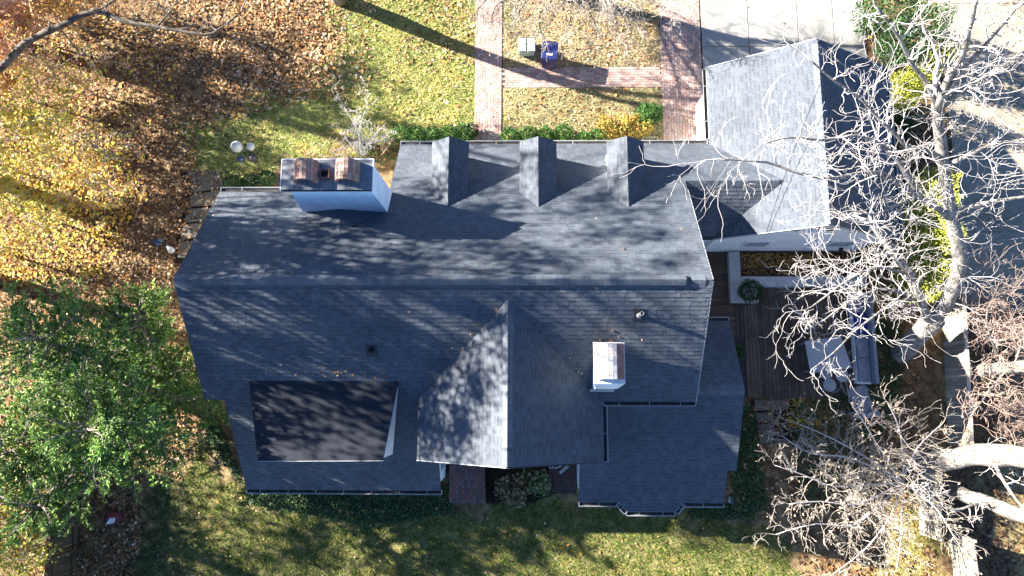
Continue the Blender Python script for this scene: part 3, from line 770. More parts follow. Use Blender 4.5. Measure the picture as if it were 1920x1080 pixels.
def build_garage():
    G = thing('attached_garage', (10, 9, 0), 'white attached garage with grey shingle gable roof beside the driveway', 'garage')
    R = Roof(); xe, xr, xq, ze, zr = 6.76, 10.0, 13.38, 2.95, 5.0; kg = (zr - ze) / (xr - xe); ke = (zr - ze) / (xq - xr); y0, y1 = 5.64, 12.2
    R.plane(ze - kg * xe, kg, 0, [[(xe, y0), (xr, y0), (xr, y1), (xe, y1)]], (xe, 0))
    R.plane(ze + ke * xq, -ke, 0, [[(xr, y0), (xq, y0), (xq, y1), (xr, y1)]], (xq, 0))
    # connecting roof to the house
    yr, zl = 7.36, ZR - K * 3.96; ks = .80
    R.plane(ZR + K * YR, 0, -K, [[(XR, yr), (8.92, yr), (6.76, 9.2), (6.7, 9.22), (XR, 9.22)]], (0, 9.22))
    R.plane(zl - ks * yr, 0, ks, [[(XR - .3, yr), (XR - .3, 5.72), (6.72, 5.72), (8.92, yr)]], (0, 5.72))
    caps = R.ridge((XR + .02, yr, zl), (8.9, yr, zl), .17, .012, .2, .75) + R.ridge((xr, y0, zr), (xr, y1, zr), .15, .012, .22, kg)
    R.finish(G, caps, 300, 'roof')
    w_ = MB(); a, b = 7.05, 13.1
    pr = [(a, 0), (b, 0), (b, 2.95), (xr, 4.83), (a, 2.95)]
    w_.prism([(x, 5.79, z) for x, z in pr], [(x, 11.95, z) for x, z in pr]); w_.build('wall', M['white'], G)
    MB().prism([(5.3, 5.95, 0), (7.06, 5.95, 0), (7.06, 9.0, 0), (5.3, 9.0, 0)], [(5.3, 5.95, 2.85), (7.06, 5.95, 2.85), (7.06, 9.0, 2.85), (5.3, 9.0, 2.85)]).build('link_wall', M['white'], G)
    MB().bar((xr, 5.625, zr - .075), (xe, 5.625, ze - .075), .02, .12).build('rake_trim', M['gutter'], G); MB().bar((xr, 5.625, zr - .075), (xq, 5.625, ze - .075), .02, .12).build('rake_trim', M['gutter'], G)
    MB().bar((xr, 12.215, zr - .075), (xe, 12.215, ze - .075), .02, .12).build('rake_trim', M['gutter'], G); MB().bar((xr, 12.215, zr - .075), (xq, 12.215, ze - .075), .02, .12).build('rake_trim', M['gutter'], G)
    gutter(G, (xe - .005, 9.4, ze - .01), (xe - .005, 12.15, ze - .01), (-1, 0, 0), 1.2); gutter(G, (xq + .005, 5.7, ze - .01), (xq + .005, 12.15, ze - .01), (1, 0, 0), 1.2)
    for x in (8.75, 11.9): window(G, (x, 5.79, 1.55), (0, -1, 0), .85, .7)
    for x in (9.35, 10.55):
        MB().box(x - .13, 5.74, 3.7, x + .13, 5.787, 3.86).build('vent', M['dark'], G)
    fl = MB().box(9.85, 5.72, 4.12, 10.1, 5.787, 4.2).build('floodlight', M['dark'], G)
    for x in (9.78, 10.02, 10.2): MB().lathe((x, 5.66, 4.1), [(.03, .1), (.07, .04), (.085, -.04), (.06, -.06)], 12).build('floodlight_lamp', M['lamp_glass'], fl)
    wl = MB().lathe((12.25, 5.72, .85), [(.05, .1), (.08, .06), (.08, -.05), (.04, -.08)], 12).build('wall_lamp', M['dark'], G)
    d = MB().box(7.0, 9.35, .05, 7.045, 10.15, 2.1).build('door', M['green_door'], G); MB().lathe((6.97, 9.45, 1.05), [(.01, -.03), (.035, -.01), (.035, .01), (.01, .03)], 10).build('handle', M['dark'], d)
    for i, x in enumerate((7.6, 10.5)):
        d = MB().box(x, 11.95, 0, x + 2.2, 12.0, 2.2).build('garage_door', M['trim'], G)
        for j in range(4): bevel(MB().box(x + .05, 12.0, .06 + j * .54, x + 2.15, 12.025, .54 + j * .54).build('door_panel', M['trim'], d), .01)
    MB().box(6.62, 9.24, 2.55, 6.95, 9.42, 2.86).build('gutter_end', M['dark'], G); MB().bar((5.52, 5.66, 2.95), (6.72, 5.66, 2.95), .12, .1).build('link_gutter', M['dark'], G)
    for y in (10.7, 11.4): window(G, (7.05, y, 1.6), (-1, 0, 0), .45, .8)
    # cables strung from the gable of the house to the garage
    return G
build_garage()
def cable(a, b, sag, label):
    a, b = V3(a), V3(b); pts = [a.lerp(b, i / 14) - Vector((0, 0, sag * 4 * (i / 14) * (1 - i / 14))) for i in range(15)]
    MB().tube(pts, .008, 5).build('overhead_cable', M['wire'], None, label=label, cat='cable', group='cables above the link roof')
cable((XR - .02, 5.95, 5.2), (10.1, 12.3, 6.6), .25, 'thin overhead cable from the main gable crossing above the garage roof, upper one')
cable((XR - .02, 5.55, 5.05), (10.8, 14.6, 6.6), .3, 'thin overhead cable leaving the main gable just below the first')

# ------------------------------------------------------------------ stoop and entrance bed
def build_stoop():
    p0, p1 = at(842, 943, .3), at(908, 943, .3); x0, x1, y0, y1 = p0.x, p1.x, p0.y, -1.78
    S = thing('brick_stoop', ((x0 + x1) / 2, (y0 + y1) / 2, 0), 'reddish purple brick stoop at the front entrance', 'stoop')
    MB().box(x0, y0, 0, x1, y1, .265).build('mortar_bed', M['mortar'], S)
    global BRICKC
    bk = lay_bricks([(x0, y0), (x1, y0), (x1, y1), (x0, y1)], True, 0, .05)
    SB = [(.20, .11, .10), (.17, .10, .095), (.24, .12, .095), (.16, .105, .11), (.28, .12, .085), (.19, .12, .115), (.15, .09, .09), (.22, .14, .13)]
    ms = []
    for c in SB:
        b = brick_mesh(0, .205, .104, .05, c); b.v = [(-y, x, z) for x, y, z in b.v]; ms.append(b.mesh('brick', M['brick']))
    for x, y, v, dz, k in bk:
        o = link('brick', ms[k], S); o.matrix_parent_inverse = Matrix.Identity(4)
        o.location = (x - S.location.x, y - S.location.y, .25 + dz)
    # small paved landing right of the bed
    q = gpoly([(1028, 872), (1080, 872), (1080, 925), (1036, 925)])
    L = MB().prism([(x, y, -.03) for x, y in q][::-1], [(x, y, .012) for x, y in q][::-1]).build('brick_landing', M['mortar_dark'], None, kind='structure')
    bk = lay_bricks([gxy(1030, 922), gxy(1080, 922), gxy(1080, 850), gxy(1030, 850)], True, 0, .05)
    ms2 = []
    for c in SB:
        b = brick_mesh(0, .205, .104, .05, tuple(k * .6 for k in c)); b.v = [(-y, x, z) for x, y, z in b.v]; ms2.append(b.mesh('brick', M['brick']))
    for x, y, v, dz, k in bk:
        o = link('brick', ms2[k], L); o.location = (x, y, -.015 + dz)
build_stoop()

# ------------------------------------------------------------------ deck, planters, patio furniture
def build_deck():
    D = thing('wooden_deck', (11, 2, 0), 'weathered brown plank deck between the rear wing and the garage', 'deck')
    zt = .06
    # lengthwise planks (main deck)
    x = 8.62; p = .142
    while x < 13.2:
        y1 = 4.32; y0 = .0
        if x < 8.9: y1 = 3.65
        MB().box(x, y0 + rng.uniform(-.012, .012), zt - .035, x + p - .012, y1, zt + rng.uniform(-.002, .002)).build('plank', M['deck'], D); x += p
    # crosswise planks (walk beside the house) and two lengthwise border planks
    y = 2.35
    while y < 5.74:
        x1 = 8.06 if y > 3.66 else 8.28
        MB().box(5.6, y, zt - .035, x1, y + p - .012, zt + rng.uniform(-.002, .002)).build('plank', M['deckx'], D); y += p
    for x in (8.30, 8.46): MB().box(x, 2.33, zt - .035, x + .145, 3.66, zt).build('plank', M['deck'], D)
    MB().box(5.6, .02, -.03, 13.2, 4.3, .018).build('joist_frame', M['dark'], D); MB().box(5.6, 4.31, -.03, 8.05, 5.75, .018).build('joist_frame', M['dark'], D)
build_deck()
def build_planter():
    P = thing('raised_planter', (10, 5, 0), 'pale stone kerb planter bed running along the garage wall', 'planter')
    z = .32
    bevel(MB().box(8.07, 4.45, 0, 8.50, 5.74, z).build('kerb_stone', M['curb'], P), .012)
    for a, b in ((8.515, 9.86), (9.87, 11.2), (11.21, 12.5), (12.51, 13.4)):
        bevel(MB().box(a, 4.34, 0, b, 4.74, z).build('kerb_stone', M['curb'], P), .012)
    q = [(8.07, 3.70), (9.14, 3.70), (9.14, 4.335), (8.51, 4.335), (8.51, 4.44), (8.07, 4.44)]
    bevel(MB().prism([(x, y, 0) for x, y in q], [(x, y, z) for x, y in q]).build('kerb_stone', M['curb'], P), .012)
    for a, b in (((8.09, 3.72), (8.36, 3.95)), ((9.12, 3.72), (8.88, 3.95))): MB().bar((*a, z + .001), (*b, z + .001), .012, .004).build('mitre_joint', M['mortar'], P)
    MB().box(8.51, 4.75, .02, 13.3, 5.75, .16).build('bed_soil', M['soil'], P)
    for y in (4.77, 5.02, 5.70): MB().box(8.53, y, .16, 12.9, y + .05, .24).build('edging_board', M['timber'], P)
    MB().box(8.53, 4.83, .16, 8.58, 5.69, .24).build('edging_board', M['timber'], P)
    pts = np.vstack([sample([(8.6, 5.08), (11.5, 5.08), (11.5, 5.68), (8.6, 5.68)], 900), sample([(11, 5.08), (12.9, 5.08), (12.9, 5.68), (11, 5.68)], 260), sample([(8.6, 4.83), (11, 4.83), (11, 5.01), (8.6, 5.01)], 170)])
    v, f, c = leaf_arrays(np.column_stack([pts, nr.uniform(.17, .22, len(pts))]), .085, pick([(.40, .24, .06), (.46, .30, .09), (.30, .16, .05), (.2, .1, .04)], len(pts)), flat=.85)
    npmesh('fallen_leaves', v, f, c, M['leaf'], P, kind='stuff')
    # clipped ball
    B = thing('boxwood_ball', (8.72, 4.1, z), 'clipped dark green boxwood ball on the stone planter corner', 'shrub')
    shrub_leaves(B, (8.72, 4.1, z + .38), (.46, .46, .42), 2600, .055, [(.03, .07, .022), (.045, .095, .03), (.022, .05, .018)])
    MB().tube([(8.72, 4.1, z - .05), (8.72, 4.1, z + .4)], [.05, .03], 7).build('stem', M['dark_bark'], B)
def shrub_leaves(parent, c, r, n, size, pal, bump_=.12, name='foliage', fill=.55, flat=.1):
    d = nr.normal(0, 1, (n, 3)); d /= np.linalg.norm(d, axis=1, keepdims=True)
    lob = 1 + bump_ * (np.sin(d[:, 0] * 5 + c[0] * 3) * np.sin(d[:, 1] * 6 + c[1]) + np.sin(d[:, 2] * 7 + d[:, 0] * 4 + c[0]))
    rad = nr.uniform(fill, 1, n) ** .5 * lob
    p = np.array(c) + d * rad[:, None] * np.array(r)
    p = p[p[:, 2] > .02]
    v, f, cc = leaf_arrays(p, size, pick(pal, len(p), .35), axis=d[:len(p)] + nr.normal(0, .8, (len(p), 3)), flat=flat)
    return npmesh(name, v, f, cc, M['green'], parent)
build_planter()

def build_patio():
    T = thing('patio_table', (11.8, 1.6, .06), 'grey two-panel rectangular dining table on the deck', 'table')
    a, b, c_, d = at(1509, 640, .78), at(1577, 630, .78), at(1598, 690, .78), at(1520, 700, .78)
    q = [a, d, c_, b]
    m1, m2 = a.lerp(b, .5), d.lerp(c_, .5); e = Vector((.006, 0, 0))
    for P in ([a, d, m2 - e, m1 - e], [m1 + e, m2 + e, c_, b]):
        bevel(MB().prism([p - Vector((0, 0, .05)) for p in P], P).build('table_top', M['table'], T), .008)
    for p in q:
        g = p.lerp((a + c_) / 2, .12); MB().obox((g.x, g.y), .04, .04, .06, .73).build('leg', M['cloth_grey'], T)
    def stool(px, py, z, lab, r=.24):
        p = at(px, py, z); S = thing('round_chair', (p.x, p.y, .06), lab, 'chair', 'round chairs at the patio table')
        MB().lathe((p.x, p.y, z), [(.02, -.045), (r * .95, -.045), (r, -.02), (r * .98, 0), (r * .9, .012), (.02, .006)], 26).build('seat', M['table'], S, True)
        for k in range(4):
            t = math.pi / 4 + k * math.pi / 2
            MB().tube([(p.x + .19 * math.cos(t), p.y + .19 * math.sin(t), .06), (p.x + .14 * math.cos(t), p.y + .14 * math.sin(t), z - .03)], .014, 6).build('leg', M['cloth_grey'], S)
        return S, p
    stool(1549, 699, .48, 'round grey seat tucked under the table edge, left of the pair', .25); stool(1579, 704, .48, 'round grey seat tucked under the table edge, right of the pair', .25)
    S, p = stool(1556, 722, .5, 'round chair with wire back pulled out from the table toward the deck edge', .25)
    pts = [(p.x + .27 * math.cos(t), p.y + .27 * math.sin(t), .82) for t in np.linspace(-2.6, .4, 12)]; MB().tube(pts, .014, 6).build('backrest', M['cloth_grey'], S)
    for t in np.linspace(-2.6, .4, 7): MB().tube([(p.x + .23 * math.cos(t), p.y + .23 * math.sin(t), .5), (p.x + .27 * math.cos(t), p.y + .27 * math.sin(t), .82)], .006, 5).build('back_wire', M['cloth_grey'], S)
    # bench sofa with one navy cushion
    x0, x1 = 12.7, 13.25
    F = thing('bench_sofa', (13, 2.6, .06), 'pale grey outdoor bench sofa with one navy seat cushion', 'sofa')
    bevel(MB().box(x0, .55, .1, x1, 4.05, .36).build('frame', M['trim'], F), .02)
    bevel(MB().box(x1 - .02, .55, .36, x1 + .12, 4.05, .75).build('backrest', M['cloth_grey'], F), .03)
    for (y0, y1, mt) in ((3.32, 3.72, 'cloth_grey'), (2.44, 3.30, 'cloth_blue'), (1.55, 2.42, 'cloth_grey'), (.62, 1.53, 'cloth_grey')):
        bevel(MB().box(x0 + .03, y0, .362, x1 - .03, y1, .48).build('seat_cushion', M[mt], F), .04, 3)
    bevel(MB().box(x0, 3.75, .362, x1 - .03, 4.03, .56).build('armrest', M['cloth_grey'], F), .02)
    L = thing('lounge_chair', (12.9, 0, 0), 'pale blue-grey lounge chair half hidden under twigs below the table', 'chair')
    p = at(1615, 752, .4); 
    bevel(MB().obox((p.x, p.y), .36, .55, .3, .42, .25).build('seat', M['cloth_grey'], L), .03); bevel(MB().obox((p.x + .1, p.y - .52), .36, .1, .42, .85, .25).build('backrest', M['cloth_grey'], L), .03)
    for sx in (-.3, .3):
        for sy in (-.45, .45): MB().tube([(p.x + sx, p.y + sy, 0), (p.x + sx, p.y + sy, .32)], .02, 6).build('leg', M['trim'], L)
build_patio()

# ------------------------------------------------------------------ fences
def fence(a, b, h, material, label, bw=.14, posts=1.9, side=1, group=None, lean=0):
    a, b = V3((*a, 0)), V3((*b, 0)); d = (b - a); L = d.length; d.normalize(); n = Vector((-d.y, d.x, 0)) * side
    Fz = thing('fence', (a + b) / 2, label, 'fence', group)
    k = int(L / bw)
    for i in range(k):
        p = a + d * (i * bw + bw / 2); hh = h + rng.uniform(-.015, .015); q = d * (bw / 2 - .004); t = n * .011
        MB().prism([p - q - t, p + q - t, p + q + t, p - q + t], [v + Vector((0, 0, hh)) for v in (p - q - t, p + q - t, p + q + t, p - q + t)]).build('board', M[material], Fz)
    for z in (.35, h - .25): MB().bar(a + n * .036 + Vector((0, 0, z)), b + n * .036 + Vector((0, 0, z)), .045, .09).build('rail', M[material], Fz)
    MB().bar(a + Vector((0, 0, h + .035)), b + Vector((0, 0, h + .035)), .12, .035).build('top_rail', M[material], Fz)
    m_ = max(1, round(L / posts))
    for i in range(m_ + 1):
        p = a + d * (L * i / m_) + n * .075; bevel(MB().obox((p.x, p.y), .05, .05, 0, h + .09).build('post', M[material], Fz), .006)
fence((-17.25, -2.2), (-17.0, -7.6), 1.65, 'fence_dark', 'dark brown board fence in shade at the lower left', .16, 1.8, 1)
fence((16.45, 4.4), (16.15, -2.15), 1.35, 'fence', 'sunlit pale board fence behind the big tree, upper right run', .14, 1.8, 1, 'pale board fences on the right')
fence((15.05, -2.2), (14.75, -4.95), 1.25, 'fence', 'short pale fence panel stepped in nearest the twiggy shrub', .14, 1.4, 1, 'pale board fences on the right')
fence((15.85, -4.98), (15.95, -7.8), 1.35, 'fence', 'pale fence run at the bottom right corner', .14, 1.4, 1, 'pale board fences on the right')

# ------------------------------------------------------------------ bins and small yard objects
def wheelie(px, py, hx, hy, h, ang, body, lid_mats, label, split=False, sticker=False):
    p = at(px, py, h); B = thing('wheelie_bin', (p.x, p.y, 0), label, 'bin')
    c = (p.x, p.y); ca, sa = math.cos(ang), math.sin(ang)
    L = lambda x, y: (c[0] + ca * x - sa * y, c[1] + sa * x + ca * y)
    mb = MB(); r0 = [L(x * .78, y * .78) for x, y in ((-hx, -hy), (hx, -hy), (hx, hy), (-hx, hy))]; r1 = [L(x * .96, y * .96) for x, y in ((-hx, -hy), (hx, -hy), (hx, hy), (-hx, hy))]
    mb.prism([(*q, .06) for q in r0], [(*q, h - .08) for q in r1]); bevel(mb.build('body', M[body], B), .02)
    parts = ((-hx, -.012), (.012, hx)) if split else ((-hx, hx),)
    for i, (x0, x1) in enumerate(parts):
        q = [L(x0, -hy), L(x1, -hy), L(x1, hy), L(x0, hy)]; qt = [L(x0 + .03, -hy + .03), L(x1 - .03, -hy + .03), L(x1 - .03, hy - .02), L(x0 + .03, hy - .02)]
        lid = MB().prism([(*v, h - .078) for v in q], [(v[0], v[1], h - .03 + (.05 if j > 1 else 0)) for j, v in enumerate(qt)]).build('lid', M[lid_mats], B); bevel(lid, .015)
        mid = [L(x0 + .05, .02), L(x1 - .05, .02), L(x1 - .05, .07), L(x0 + .05, .07)]
        MB().prism([(*v, h - .03) for v in mid], [(*v, h + .02) for v in mid]).build('lid_rib', M[lid_mats], lid)
        if sticker:
            q = [L(-.11, -.22), L(.12, -.22), L(.14, -.15), L(-.13, -.15)]
            MB().prism([(*v, h - .03) for v in q], [(*v, h + .006) for v in q]).build('sticker', M['label'], lid)
    for s in (-1, 1):
        a = L(s * hx * .7, hy * .85); b = L(s * (hx * .7 + .06), hy * .85)
        MB().tube([(*a, .11), (*b, .11)], .11, 14).build('wheel', M['bin_dark'], B)
    a, b = L(-hx * .8, hy + .05), L(hx * .8, hy + .05); MB().tube([(*a, h - .1), (*b, h - .1)], .016, 7).build('handle', M['bin_dark'], B)
wheelie(1031, 94, .34, .38, 1.08, -.08, 'bin_blue', 'bin_blue', 'navy blue wheeled bin with white sticker on its lid', sticker=True)
wheelie(988, 83, .36, .30, .62, 0, 'bin_grey', 'bin_grey', 'low pale grey-green bin with two flaps beside the navy bin', split=True)
def globe(px, py, r, z, m_, label, pot=False):
    p = at(px, py, z); G = thing('garden_globe' if not pot else 'glazed_pot', (p.x, p.y, 0), label, 'globe' if not pot else 'pot', 'garden globes beside the chimney')
    n = 14; prof = [(max(.004, r * math.sin(math.pi * i / n)), -r * math.cos(math.pi * i / n)) for i in range(n + 1)]
    MB().lathe((p.x, p.y, z), prof, 24).build('ball', M[m_], G, True); MB().tube([(p.x, p.y, 0), (p.x, p.y, z - r * .9)], .018, 7).build('stake', M['dark'], G)
    return G, p
globe(444, 275, .235, 1.0, 'glazed', 'largest pale grey garden globe on a stake'); globe(470, 275, .16, 1.0, 'glazed', 'smaller pale grey garden globe right of the largest one')
globe(451, 298, .15, .8, 'glazed_blue', 'dark blue garden globe below the largest pale globe'); globe(474, 296, .18, .8, 'glazed_plum', 'dark plum garden globe at the lower right of the cluster')
def small_stuff():
    p = at(319, 467, .15); J = thing('ceramic_jug', (p.x, p.y, 0), 'pale grey jug lying among the fallen leaves', 'jug')
    d = Vector((.75, -.66, 0)); a = p - d * .17; pts = [a, a + d * .05, a + d * .12, a + d * .22, a + d * .32, a + d * .37]
    MB().tube(pts, [.06, .075, .1, .135, .12, .05], 16).build('body', M['glazed'], J, True); MB().tube([a - d * .006, a + d * .001], .042, 12).build('mouth', M['dark'], J)
    p = at(297, 455, 0); b = MB(); n = 10
    for i in range(n):
        t = 2 * math.pi * i / n; r = .22 + .07 * math.sin(3 * t); b.v.append((p.x + r * math.cos(t), p.y + r * .8 * math.sin(t), .03))
    for i in range(n):
        t = 2 * math.pi * i / n; r = .13 + .04 * math.cos(4 * t); b.v.append((p.x + r * math.cos(t), p.y + r * .8 * math.sin(t), .16 + .04 * math.sin(5 * t)))
    b.v.append((p.x, p.y, .13)); 
    for i in range(n): b.f += [(i, (i+1) % n, n + (i+1) % n, n + i), (n + i, n + (i+1) % n, 2 * n)]
    b.build('crumpled_bag', M['glazed_blue'], None, label='dark blue crumpled bag on the leaves next to the pale jug', cat='bag')
    p = at(212, 972, .25); Gf = thing('vinyl_sack', (p.x, p.y, 0), 'red and white vinyl sack leaning on the dark fence', 'sack')
    mb = MB(); n = 12; rings = [(.30, .0), (.33, .12), (.27, .28), (.16, .40), (.05, .44)]
    for r, z in rings:
        for i in range(n):
            t = 2 * math.pi * i / n; rr = r * (1 + .12 * math.sin(3 * t + z * 9)); mb.v.append((p.x + rr * math.cos(t) - z * .3, p.y + rr * .8 * math.sin(t), z + .01))
    for k in range(len(rings) - 1):
        for i in range(n): mb.f.append((k * n + i, k * n + (i+1) % n, (k+1) * n + (i+1) % n, (k+1) * n + i))
    mb.f.append(tuple(range(4 * n, 5 * n))); mb.build('body', M['red_cloth'], Gf, True)
    q = at(207, 978, .42); MB().prism([(q.x - .02, q.y + .14, .36), (q.x - .14, q.y - .1, .36), (q.x + .1, q.y - .06, .34), (q.x + .13, q.y + .12, .34)], [(q.x - .02, q.y + .14, .46), (q.x - .14, q.y - .1, .46), (q.x + .1, q.y - .06, .45), (q.x + .13, q.y + .12, .45)]).build('patch', M['label'], Gf)
    p = at(1373, 939, .1); S = MB(); S.obox((p.x, p.y), .12, .12, 0, .1, -.25, .9); S.build('splash_block', M['curb'], None, label='small pale splash block at the wing corner', cat='block')
    # folding chair frames under the entry eave
    Cc = thing('folded_chair', gxy(1048, 878) + (0,), 'white tubular folding chair lying by the entrance', 'chair')
    def T(pp, z=.12): return [at(x, y, z) for x, y in pp]
    MB().tube(T([(1031, 868), (1031, 878), (1037, 878), (1037, 868)]), .016, 6).build('side_frame', M['trim'], Cc)
    MB().tube(T([(1040, 878), (1049, 876), (1049, 866), (1052, 866), (1052, 876)], .14), .016, 6).build('seat_frame', M['trim'], Cc)
    MB().tube(T([(1063, 873), (1049, 886), (1051, 888), (1066, 875)], .1), .016, 6).build('back_frame', M['trim'], Cc)
    pts = T([(1060, 869), (1068, 874), (1073, 882), (1070, 893), (1060, 902), (1044, 914), (1030, 926), (1018, 931), (1004, 931)], .05)
    MB().tube(pts, .014, 6).build('garden_hose', M['hose'], None, label='thin green garden hose trailing from the entry eave', cat='hose')
    p = at(1218, 263, .12); B = thing('planting_box', (p.x, p.y, 0), 'small pale wooden box with leaves at the front eave', 'box')
    x0, x1, y0, y1 = p.x - .32, p.x + .32, p.y - .2, p.y + .12
    for a in ((x0, y1 - .03, x1, y1), (x0, y0, x1, y0 + .03), (x0, y0 + .03, x0 + .03, y1 - .03), (x1 - .03, y0 + .03, x1, y1 - .03)): MB().box(a[0], a[1], 0, a[2], a[3], .22).build('side_board', M['fence'], B)
small_stuff()

# ------------------------------------------------------------------ trees
def grow(rg, p, d, L, r, depth, out, kink=.35, nseg=5, up=.1, nch=(2, 4), shrink=.62, spread=.9, rmin=.004, tips=None):
    pts = [p.copy()]; rad = [r]; d = d.normalized(); q = p.copy(); nodes = []
    for i in range(nseg):
        d = (d + Vector((rg.gauss(0, kink), rg.gauss(0, kink), rg.gauss(0, kink * .7) + up))).normalized()
        q = q + d * (L / nseg); pts.append(q.copy()); rad.append(max(rmin, r * (1 - .75 * (i + 1) / nseg))); nodes.append((q.copy(), d.copy(), rad[-1]))
    out.append((pts, rad))
    if depth <= 0:
        if tips is not None: tips.append((pts[-1].copy(), d.copy()))
        return
    for k in range(rg.randint(*nch)):
        n_, dd, rr = rg.choice(nodes[:-1] if len(nodes) > 2 else nodes)
        sd = Vector((rg.gauss(0, 1), rg.gauss(0, 1), rg.gauss(0, .7))); sd = (sd - dd * sd.dot(dd)).normalized()
        grow(rg, n_, (dd + sd * spread * rg.uniform(.6, 1.3)), L * shrink * rg.uniform(.7, 1.2), max(rmin, rr * .75), depth - 1, out, kink, nseg, up, nch, shrink, spread, rmin, tips)
    grow(rg, pts[-1], d, L * shrink, rad[-1], depth - 1, out, kink, nseg, up, nch, shrink, spread, rmin, tips)
def smooth_poly(pts, rad, sub=3):
    P, Rr = [], []
    n = len(pts)
    for i in range(n - 1):
        p0, p1, p2, p3 = pts[max(i-1, 0)], pts[i], pts[i+1], pts[min(i+2, n-1)]
        for k in range(sub):
            t = k / sub; t2, t3 = t*t, t*t*t
            P.append(.5 * ((2 * p1) + (p2 - p0) * t + (2*p0 - 5*p1 + 4*p2 - p3) * t2 + (3*p1 - p0 - 3*p2 + p3) * t3)); Rr.append(rad[i] * (1 - t) + rad[i+1] * t)
    P.append(pts[-1]); Rr.append(rad[-1]); return P, Rr
def limb(nodes, r0, r1):
    pts = [p if isinstance(p, Vector) else at(*p) for p in nodes]; k = len(pts)
    return smooth_poly(pts, [r0 + (r1 - r0) * (i / (k - 1)) ** .8 for i in range(k)])
def lumpy(mb_pts, rg, amt):
    P, Rr = mb_pts; return [p + Vector((rg.gauss(0, amt), rg.gauss(0, amt), rg.gauss(0, amt))) for p in P], [r * rg.uniform(.9, 1.1) for r in Rr]
def make_tree(name, label, cat, base, limbs, trunk_mat, twig_mat, seed, twig_every=.35, twig_len=(.7, 1.5), depth=2, group=None, up=.08, twig_r=.016, kink=.4, outward=.5, first=0.25, leaves=None, rmin=.0065):
    """limbs: list of (nodes, r0, r1, makes_twigs); nodes are (px,py,z) seen points or world points"""
    rg = random.Random(seed); root = thing(name, base, label, cat, group); tips = []
    tr = MB(); br = MB(); tw = MB(); twigs = []
    for i, (nodes, r0, r1, mk) in enumerate(limbs):
        P, Rr = lumpy(limb(nodes, r0, r1), rg, r0 * .06)
        (tr if i == 0 else br).tube(P, Rr, 14 if r0 > .25 else 9)
        if not mk: continue
        acc = 0; L = sum((P[k+1] - P[k]).length for k in range(len(P) - 1)); run = 0
        for k in range(1, len(P)):
            seg = P[k] - P[k-1]; acc += seg.length; run += seg.length
            while acc > twig_every and run > L * first:
                acc -= twig_every; d = seg.normalized(); sd = Vector((rg.gauss(0, 1), rg.gauss(0, 1), rg.gauss(0, .8))); sd = (sd - d * sd.dot(d)).normalized()
                frac = 1 - .45 * run / L
                grow(rg, P[k] - seg * rg.random(), d * outward + sd, rg.uniform(*twig_len) * frac, min(twig_r * 1.6, Rr[k] * .6), depth, twigs, kink, 5, up, (1, 3), .6, .9, rmin, tips)
        grow(rg, P[-1], (P[-1] - P[-2]), rg.uniform(*twig_len), Rr[-1], depth, twigs, kink, 5, up, (2, 3), .6, .9, rmin, tips)
    tr.build('trunk', M[trunk_mat], root, True)
    if br.v: br.build('limbs', M[trunk_mat], root, True)
    for P, Rr in twigs: tw.tube(P, Rr, 4 if Rr[0] > .012 else 3, False)
    if tw.v: tw.build('twigs', M[twig_mat], root, True, kind='stuff')
    if leaves and tips:
        n, size, pal, matn, spreadl = leaves; tp = np.array([t[0] for t in tips])
        if group and group.startswith('tall'):      # leaves hang on in dense bunches with open sky between
            ctr = tp[nr.integers(0, len(tp), max(1, n // 75))]; p = ctr[nr.integers(0, len(ctr), n)] + nr.normal(0, 1, (n, 3)) * np.array([.42, .42, .34])
        else: p = tp[nr.integers(0, len(tp), n)] + nr.normal(0, spreadl, (n, 3))
        v, f, c = leaf_arrays(p, size, pick(pal, n), flat=.25); npmesh('leaves', v, f, c, M[matn], root)
    return root
